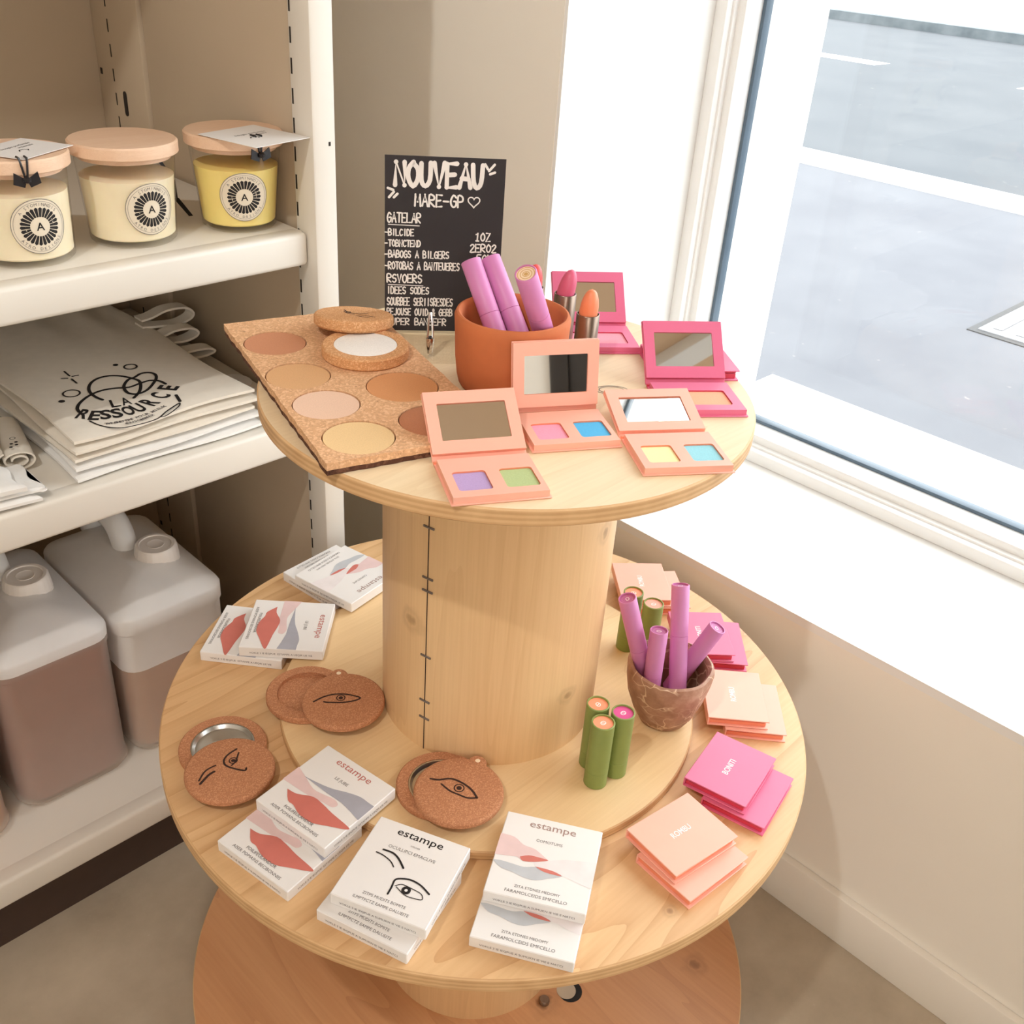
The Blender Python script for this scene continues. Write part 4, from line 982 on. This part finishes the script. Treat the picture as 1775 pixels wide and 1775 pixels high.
# ---------------------------------------------------------------- jerrycans
def jerrycan(x0, x1, y0, y1, zs, liq, lz, cap, label):
    cx, cy = (x0+x1)/2, (y0+y1)/2; hx, hy = (x1-x0)/2, (y1-y0)/2
    zb = 0.142; H = zs-zb
    root = thing('jerrycan', label, 'jerrycan', (cx, cy, zb+0.0003), 0, 'plastic jerrycans on the bottom deck')
    def loft(g, levels, m, top=True, bottom=True):
        n = None; rings = []
        for (z, ax, ay, ch) in levels:
            k = 5; pts = []
            r = ch
            for sx, sy, a in ((1, 1, 0), (-1, 1, 90), (-1, -1, 180), (1, -1, 270)):
                for i in range(k+1):
                    t = radians(a+90*i/k); pts.append(Vector((sx*(ax-r)+r*cos(t), sy*(ay-r)+r*sin(t), z)))
            rings.append(pts)
        n = len(rings[0]); vs = [p for r in rings for p in r]; fs = []
        for i in range(len(rings)-1):
            for j in range(n): q = (j+1) % n; fs.append([i*n+j, i*n+q, (i+1)*n+q, (i+1)*n+j])
        if bottom: fs.append(list(range(n))[::-1])
        if top: fs.append([(len(rings)-1)*n+j for j in range(n)])
        g.add(vs, fs, m)
    c = 0.030; hl = lz-zb
    g = G()
    low = [(0, hx-0.014, hy-0.014, c*0.8), (0.004, hx-0.006, hy-0.006, c), (0.016, hx, hy, c), (0.022, hx, hy, c), (0.026, hx-0.002, hy-0.002, c), (H*0.4, hx-0.002, hy-0.002, c)]
    ups = [(H-0.032, hx-0.002, hy-0.002, c), (H-0.029, hx, hy, c), (H-0.006, hx, hy, c), (H-0.002, hx-0.002, hy-0.002, c), (H+0.010, hx-0.020, hy-0.022, c*0.8), (H+0.013, hx-0.024, hy-0.026, c*0.8), (H+0.027, hx-0.058, hy-0.060, c*0.5), (H+0.030, hx-0.066, hy-0.068, c*0.3)]
    allv = low+ups
    def at(z):
        for a, b in zip(allv, allv[1:]):
            if a[0] <= z <= b[0]: t = (z-a[0])/(b[0]-a[0]); return tuple(p+(q-p)*t for p, q in zip(a, b))
    cutl = at(hl)
    loft(g, [l for l in allv if l[0] < hl-0.0005]+[cutl], M['hdpe_wet'], top=False)
    loft(g, [cutl]+[l for l in allv if l[0] > hl+0.0005], M['hdpe'], bottom=False)
    # handle arching over the rear half
    P = [(0, cap[1]-cy+0.045, H+0.022), (0, cap[1]-cy+0.060, H+0.052), (0, cap[1]-cy+0.085, H+0.064), (0, hy-0.035, H+0.056), (0, hy-0.016, H+0.020), (0, hy-0.014, H-0.012)]
    g.tube(smooth_pts(P, 5), 0.019, M['hdpe'], 16)
    nx, ny = cap[0]-cx, cap[1]-cy
    g.lathe([(0.036, H+0.010), (0.034, H+0.016), (0.028, H+0.020), (0.028, H+0.024)], M['hdpe'], 40, (nx, ny))
    g.build('body', root)
    g = G(); e = 0.004
    loft(g, [(0.006, hx-0.012, hy-0.012, c), (0.018, hx-e-0.001, hy-e-0.001, c), (lz-zb, hx-e-0.001, hy-e-0.001, c)], M[liq]); g.build('liquid', root)
    g = G(); z1 = H+0.016; prof = [(0.0335, z1), (0.0335, z1+0.004), (0.0325, z1+0.005), (0.0325, z1+0.0055), (0.0335, z1+0.006), (0.0310, z1+0.027), (0.0285, z1+0.0295), (0.0245, z1+0.0295), (0.0235, z1+0.0280), (0.0130, z1+0.0280), (0.0125, z1+0.0286), (0.0115, z1+0.0280), (0, z1+0.0280)]
    g.lathe(prof, M['cap'], 72, (nx, ny))
    g.v = [(x, y, z) if not (z1+0.0062 > z > z1+0.0058 or abs(z-(z1+0.027)) < 1e-6) else (nx+(x-nx)*(1+0.010*(1 if int((atan2(y-ny, x-nx)+pi)/(2*pi)*72+0.5) % 3 else -1)), ny+(y-ny)*(1+0.010*(1 if int((atan2(y-ny, x-nx)+pi)/(2*pi)*72+0.5) % 3 else -1)), z) for x, y, z in g.v]
    g.build('cap', root)
jerrycan(-0.228, -0.052, 0.5235, 0.80, 0.404, 'liq_clear', 0.305, (-0.113, 0.622), 'translucent white jerrycan half full of beige liquid, next to the shelving side panel')
jerrycan(-0.405, -0.237, 0.5215, 0.80, 0.412, 'liq_pink', 0.392, (-0.299, 0.650), 'translucent jerrycan full of rosy brown liquid, in the middle of the deck')
jerrycan(-0.600, -0.425, 0.5050, 0.79, 0.404, 'liq_amber', 0.380, (-0.52, 0.622), 'jerrycan of amber liquid cut off by the left edge of the picture')

# ---------------------------------------------------------------- folded tote bags
BX0, BX1, BY0, BY1 = -0.268, -0.004, 0.462, 0.93
def bag_sheet(g, x0, x1, y0, y1, zf, th, m, seed, nx=26, ny=34, soft=0.012):
    """a folded cloth slab: upper and lower wavy sheets closed by a rounded rim; zf(x,y) is the underside"""
    rr = random.Random(seed); ph = [rr.uniform(0, 6.28) for _ in range(6)]
    vs = []; fs = []
    idx = {}
    for s_ in (0, 1):
        for j in range(ny+1):
            for i in range(nx+1):
                u, v = i/nx, j/ny
                e = min(u, 1-u)*(x1-x0); f = min(v, 1-v)*(y1-y0)
                k = sqrt(max(0.0, 1-(1-min(1, e/soft))**2))*sqrt(max(0.0, 1-(1-min(1, f/soft))**2))
                x = x0+(x1-x0)*u + 0.003*sin(9*v+ph[0])*(u-0.5)*2; y = y0+(y1-y0)*v + 0.003*sin(7*u+ph[1])*(0.5-v)*2
                k = 0.4+0.6*k
                z = zf(x, y) + th*0.5 + (0.5 if s_ else -0.5)*th*k
                idx[(s_, i, j)] = len(vs); vs.append((x, y, z))
    for s_ in (0, 1):
        for j in range(ny):
            for i in range(nx):
                q = [idx[(s_, i, j)], idx[(s_, i+1, j)], idx[(s_, i+1, j+1)], idx[(s_, i, j+1)]]
                fs.append(q if s_ else q[::-1])
    for i in range(nx): fs.append([idx[(0, i, 0)], idx[(0, i+1, 0)], idx[(1, i+1, 0)], idx[(1, i, 0)]]); fs.append([idx[(0, i+1, ny)], idx[(0, i, ny)], idx[(1, i, ny)], idx[(1, i+1, ny)]])
    for j in range(ny): fs.append([idx[(0, 0, j+1)], idx[(0, 0, j)], idx[(1, 0, j)], idx[(1, 0, j+1)]]); fs.append([idx[(0, nx, j)], idx[(0, nx, j+1)], idx[(1, nx, j+1)], idx[(1, nx, j)]])
    g.add(vs, fs, m)
def wave(x, y):
    back = max(0.0, (y-0.70)/0.2)
    return 0.0014*sin(23*x+6*y)+0.0012*sin(17*y-11*x)+0.0032*back*sin(95*x+3*y)+0.0026*back*sin(61*x)
def strap(g, x, y, z, L, h, m, wdt=0.024):
    """a doubled handle loop sticking out sideways from the bag"""
    P = [(x, z+h*0.15), (x+L*0.35, z+h*0.05), (x+L*0.7, z+h*0.0), (x+L*0.95, z+h*0.25), (x+L, z+h*0.6), (x+L*0.85, z+h*0.95), (x+L*0.5, z+h*0.95), (x+L*0.2, z+h*0.65), (x, z+h*0.55)]
    P = smooth_pts(P, 5); t = 0.0016; n = len(P)
    vs = []
    for i, (a, b) in enumerate(P):
        p0, p1 = P[max(i-1, 0)], P[min(i+1, n-1)]; d = Vector((p1[0]-p0[0], p1[1]-p0[1])).normalized(); nn = Vector((-d.y, d.x))*t
        yy = y-0.15*(a-x)
        vs += [(a+nn.x, yy, b+nn.y), (a-nn.x, yy, b-nn.y), (a-nn.x, yy+wdt, b-nn.y), (a+nn.x, yy+wdt, b+nn.y)]
    fs = []
    for i in range(n-1):
        for k in range(4): fs.append([4*i+k, 4*i+(k+1) % 4, 4*i+4+(k+1) % 4, 4*i+4+k])
    fs += [[0, 3, 2, 1], [4*n-4, 4*n-3, 4*n-2, 4*n-1]]
    g.add(vs, fs, m)
nb = 5; th = 0.0112; zs = 0.6795
labs = ['lowest folded cotton tote bag of the stack, white with a thick stitched edge', 'second folded cotton tote bag from the bottom of the stack', 'middle folded cotton tote bag of the stack', 'folded cotton tote bag just under the printed one', 'top folded tote bag with black printed drawing and the words LA RESSOURCE']
rb = random.Random(21)
for k in range(nb):
    z = zs + k*th
    dx, dy = rb.uniform(-0.004, 0.004), rb.uniform(0, 0.004)
    if k == nb-1: dx, dy = 0, 0.004
    root = thing('tote_bag', labs[k], 'tote bag', (0, 0, 0), 0, 'folded tote bags on the middle shelf')
    amp = k/(nb-1)
    zf = lambda x, y, z=z, amp=amp: z + amp*wave(x, y)+amp*0.002
    g = G(); mt = M['cotton_white'] if k in (0, 1) else M['cotton']
    sh = 0.004*k if k < nb-1 else 0.016
    bag_sheet(g, BX0+dx+(0.006 if k == nb-1 else 0), BX1+dx-(0.002*k), BY0+dy+sh*0.6, BY1+dy, zf, th*0.86, mt, 40+k, soft=0.010 if k else 0.014)
    if k == nb-1:
        TOP = lambda x, y, e=0.0: Vector((x, y, zf(x, y)+th*0.86+0.0005+e))
        fb = lambda x, y, zz: TOP(x, y, zz)
        OX, OY = -0.13, 0.60
        def S(p, w, closed=False):
            q = [(OX+a/1000, OY+b/1000) for a, b in p]
            g.stroke(smooth_pts(q, 4) if len(q) > 2 else q, w, 0, M['black'], fb)
        S([(-54.7, -38.5), (-57.9, -25.4), (-57.5, -8.7), (-52.1, 6.1), (-42.6, 18.1), (-29.5, 24.7), (-14.7, 23), (-2.7, 13.2), (5, -0.7), (9.1, -13.6), (4, -29.2), (-7.1, -46.2), (-20.8, -57.7)], 0.0044)
        S([(-93.9, -55), (-91.3, -43.8), (-83.3, -32.1), (-69.8, -21.1), (-54.6, -14), (-39.9, -12.5), (-25.5, -16.8), (-10.6, -24.7), (4.3, -23), (18.1, -21.8), (25.3, -25.5), (30.7, -32.8), (32, -45.1)], 0.0044)
        S([(-14.9, -48.2), (-19.6, -40), (-17.8, -25.7), (-12, -14.1), (-0.7, -3), (9.6, -0.9), (21.8, 5.1), (32.1, 2.5), (36.3, -7.2), (31.6, -20.3), (19.5, -34.2), (5.3, -46.1), (-5.9, -50.3), (-14.1, -48.9)], 0.0044)
        S([(-95, -85.6), (-91.7, -102.1), (-83.9, -117.7), (-72.8, -128), (-61.5, -131), (-47.1, -133), (-31.5, -133), (-21.8, -130), (-7.5, -120.6), (11.2, -112), (16.7, -110.1)], 0.0024)
        S([(-21.8, -130), (-16, -132), (-3.5, -127), (11.2, -118), (16.5, -111.5)], 0.0020); S([(25.1, -85.8), (19.5, -106.1)], 0.0044)
        for p in ([(-56.4, 70.8), (-56.9, 53)], [(-54.6, 49.7), (-46.8, 48.8)], [(-68.7, 51.9), (-62.3, 48.2)], [(-58.8, 43), (-59, 27.1)]): S(p, 0.0026)
        for c, r, w in (((-78, 2), 0.0105, 0.0026), ((21.6, 34), 0.0085, 0.0026)):
            g.stroke([(OX+c[0]/1000+r*cos(2*pi*i/24), OY+c[1]/1000+r*sin(2*pi*i/24)) for i in range(24)], w, 0, M['black'], fb, True)
        for c, r in (((-98.1, -13.5), 0.0042), ((8, 50.7), 0.0036)): g.poly([(OX+c[0]/1000+r*cos(2*pi*i/16), OY+c[1]/1000+r*sin(2*pi*i/16)) for i in range(16)], 0, M['black'], fb)
        for ch, p, q in (('L', (-50, -68), -16), ('A', (-36, -71), -12)): g.text(ch, M['black'], (OX+p[0]/1000, OY+p[1]/1000), 0, width=0.012, height=0.023, ang=radians(q), bold=0.012, fn=fb, res=3)
        RES = [('R', -101, -72, -46), ('E', -90, -85, -36), ('S', -76, -92, -22), ('S', -61.5, -97, -14), ('O', -45, -100, -4), ('U', -29, -100, 6), ('R', -7, -94, 20), ('C', 15, -84, 30), ('E', 37, -68, 40)]
        for ch, x, y, q in RES: g.text(ch, M['black'], (OX+x/1000, OY+y/1000), 0, width=0.0135, height=0.026, ang=radians(q), bold=0.03, fn=fb, res=3)
        for s_, pts_ in (('TRANSMETTONS POUR MIEUX', [(-83, -108), (-66, -113), (-50, -114.5), (-25, -113), (-2, -108)]), ('CONSOMMER', [(-62, -122), (-45, -123.5), (-25, -121)])):
            L_ = smooth_pts(pts_, 12)
            for i, ch in enumerate(s_):
                if ch == ' ': continue
                q = i/(len(s_)-1)*(len(L_)-2); a = L_[int(q)]; b = L_[int(q)+1]
                g.text(ch, M['text_ink'], (OX+a[0]/1000, OY+a[1]/1000), 0, height=0.0052, ang=atan2(b[1]-a[1], b[0]-a[0]), bold=0.02, fn=fb)
    g.build('folded_cloth', root)
    if k >= 2:
        g = G(); strap(g, BX1-0.02, [0, 0, 0.70, 0.73, 0.76][k], z+[0, 0, -0.004, 0.002, 0.008][k], [0, 0, 0.078, 0.070, 0.080][k], [0, 0, 0.012, 0.020, 0.026][k], mt); g.build('handle', root)

g = G(M['paper']); g.lathe([(0.031, 0), (0.0312, 0.0004), (0.031, 0.0012), (0, 0.0012)], M['paper'], 48)
g.lathe([(0, 0), (0.031, 0)], M['paper'], 48)
g.text('cotton', M['text_ink'], (0.002, -0.006), 0.0014, width=0.020, ang=radians(-30), shear=0.3); g.text('bag', M['text_ink'], (0.006, -0.014), 0.0014, width=0.010, ang=radians(-30))
for i in range(5): g.stroke([(-0.010+0.004*i, 0.010-0.002*i), (-0.006+0.004*i, 0.014-0.003*i), (-0.004+0.004*i, 0.008-0.002*i)], 0.0016, 0.0014, M['black'])
tag(g.build('paper_tag', loc=(0.0365, 0.617, 0.6795), rot=(0, 0, 0)), 'round white paper tag lying on the shelf right of the tote bags', 'paper tag')

# ---------------------------------------------------------------- white cloths at the left of the middle shelf
def cloth(x0, x1, y0, y1, z, th, label, seed, lace=False, round_=0.010, rz=0.0):
    cx, cy = (x0+x1)/2, (y0+y1)/2
    root = thing('folded_cloth', label, 'cloth', (cx, cy, z), rz, 'white cloths on the middle shelf')
    g = G(); bag_sheet(g, x0-cx, x1-cx, y0-cy, y1-cy, lambda x, y: 0.0009*sin(40*x+9*y)+0.0009, th, M['cotton_white'], seed, 18, 18, round_); g.build('cloth', root, smooth=0 if lace else 40)
    if lace:
        g = G(); n = 26
        for i in range(n):
            y = y0-cy+(y1-y0)*(i+0.5)/n
            g.lathe([(0, th*0.55), (0.0052, th*0.55), (0.0056, th*0.4), (0.0052, th*0.25), (0, th*0.25)][::-1], M['cotton_white'], 12, (x1-cx-0.001, y))
        g.build('lace_edge', root, smooth=0)
    return root
cloth(-0.500, -0.324, 0.451, 0.535, 0.6795, 0.009, 'lowest white cloth of the pile at the left shelf edge', 71)
cloth(-0.500, -0.3155, 0.4565, 0.530, 0.6895, 0.006, 'white cloth with a lace border under the rounded pouch', 72, True, 0.004)
cloth(-0.500, -0.339, 0.450, 0.525, 0.6965, 0.013, 'white padded pouch with rounded corners on top of the lace cloth', 73, round_=0.02)
root = thing('rolled_cloth', 'rolled white towel with small black print behind the lace cloth', 'towel', (-0.300, 0.592, 0.6795), radians(78))
g = G(); n = 40
P = []
for i in range(90):
    a = i/89*4.3*pi; r = 0.005+0.0010*a; P.append((r*1.35*cos(a), 0.0157+r*0.8*sin(a)))
t = 0.0011; L0, L1 = -0.055, 0.055
vs = []
for i, (a, b) in enumerate(P):
    q0, q1 = P[max(i-1, 0)], P[min(i+1, 89)]; d = Vector((q1[0]-q0[0], q1[1]-q0[1])).normalized(); nn = Vector((-d.y, d.x))*t
    vs += [(L0, a+nn.x, b+nn.y), (L0, a-nn.x, b-nn.y), (L1, a-nn.x, b-nn.y), (L1, a+nn.x, b+nn.y)]
fs = []
for i in range(89):
    for k in range(4): fs.append([4*i+k, 4*i+(k+1) % 4, 4*i+4+(k+1) % 4, 4*i+4+k])
g.add(vs, fs, M['cotton'])
for x, y in ((-0.046, 0.004), (-0.042, -0.003), (-0.037, 0.002), (-0.034, -0.004)): g.poly(circle(0.0022, 10, (x, y)), 0.0313, M['black'])
g.stroke(circle(0.0032, 16, (-0.022, -0.002)), 0.0009, 0.0313, M['black'], closed=True)
g.build('towel', root)
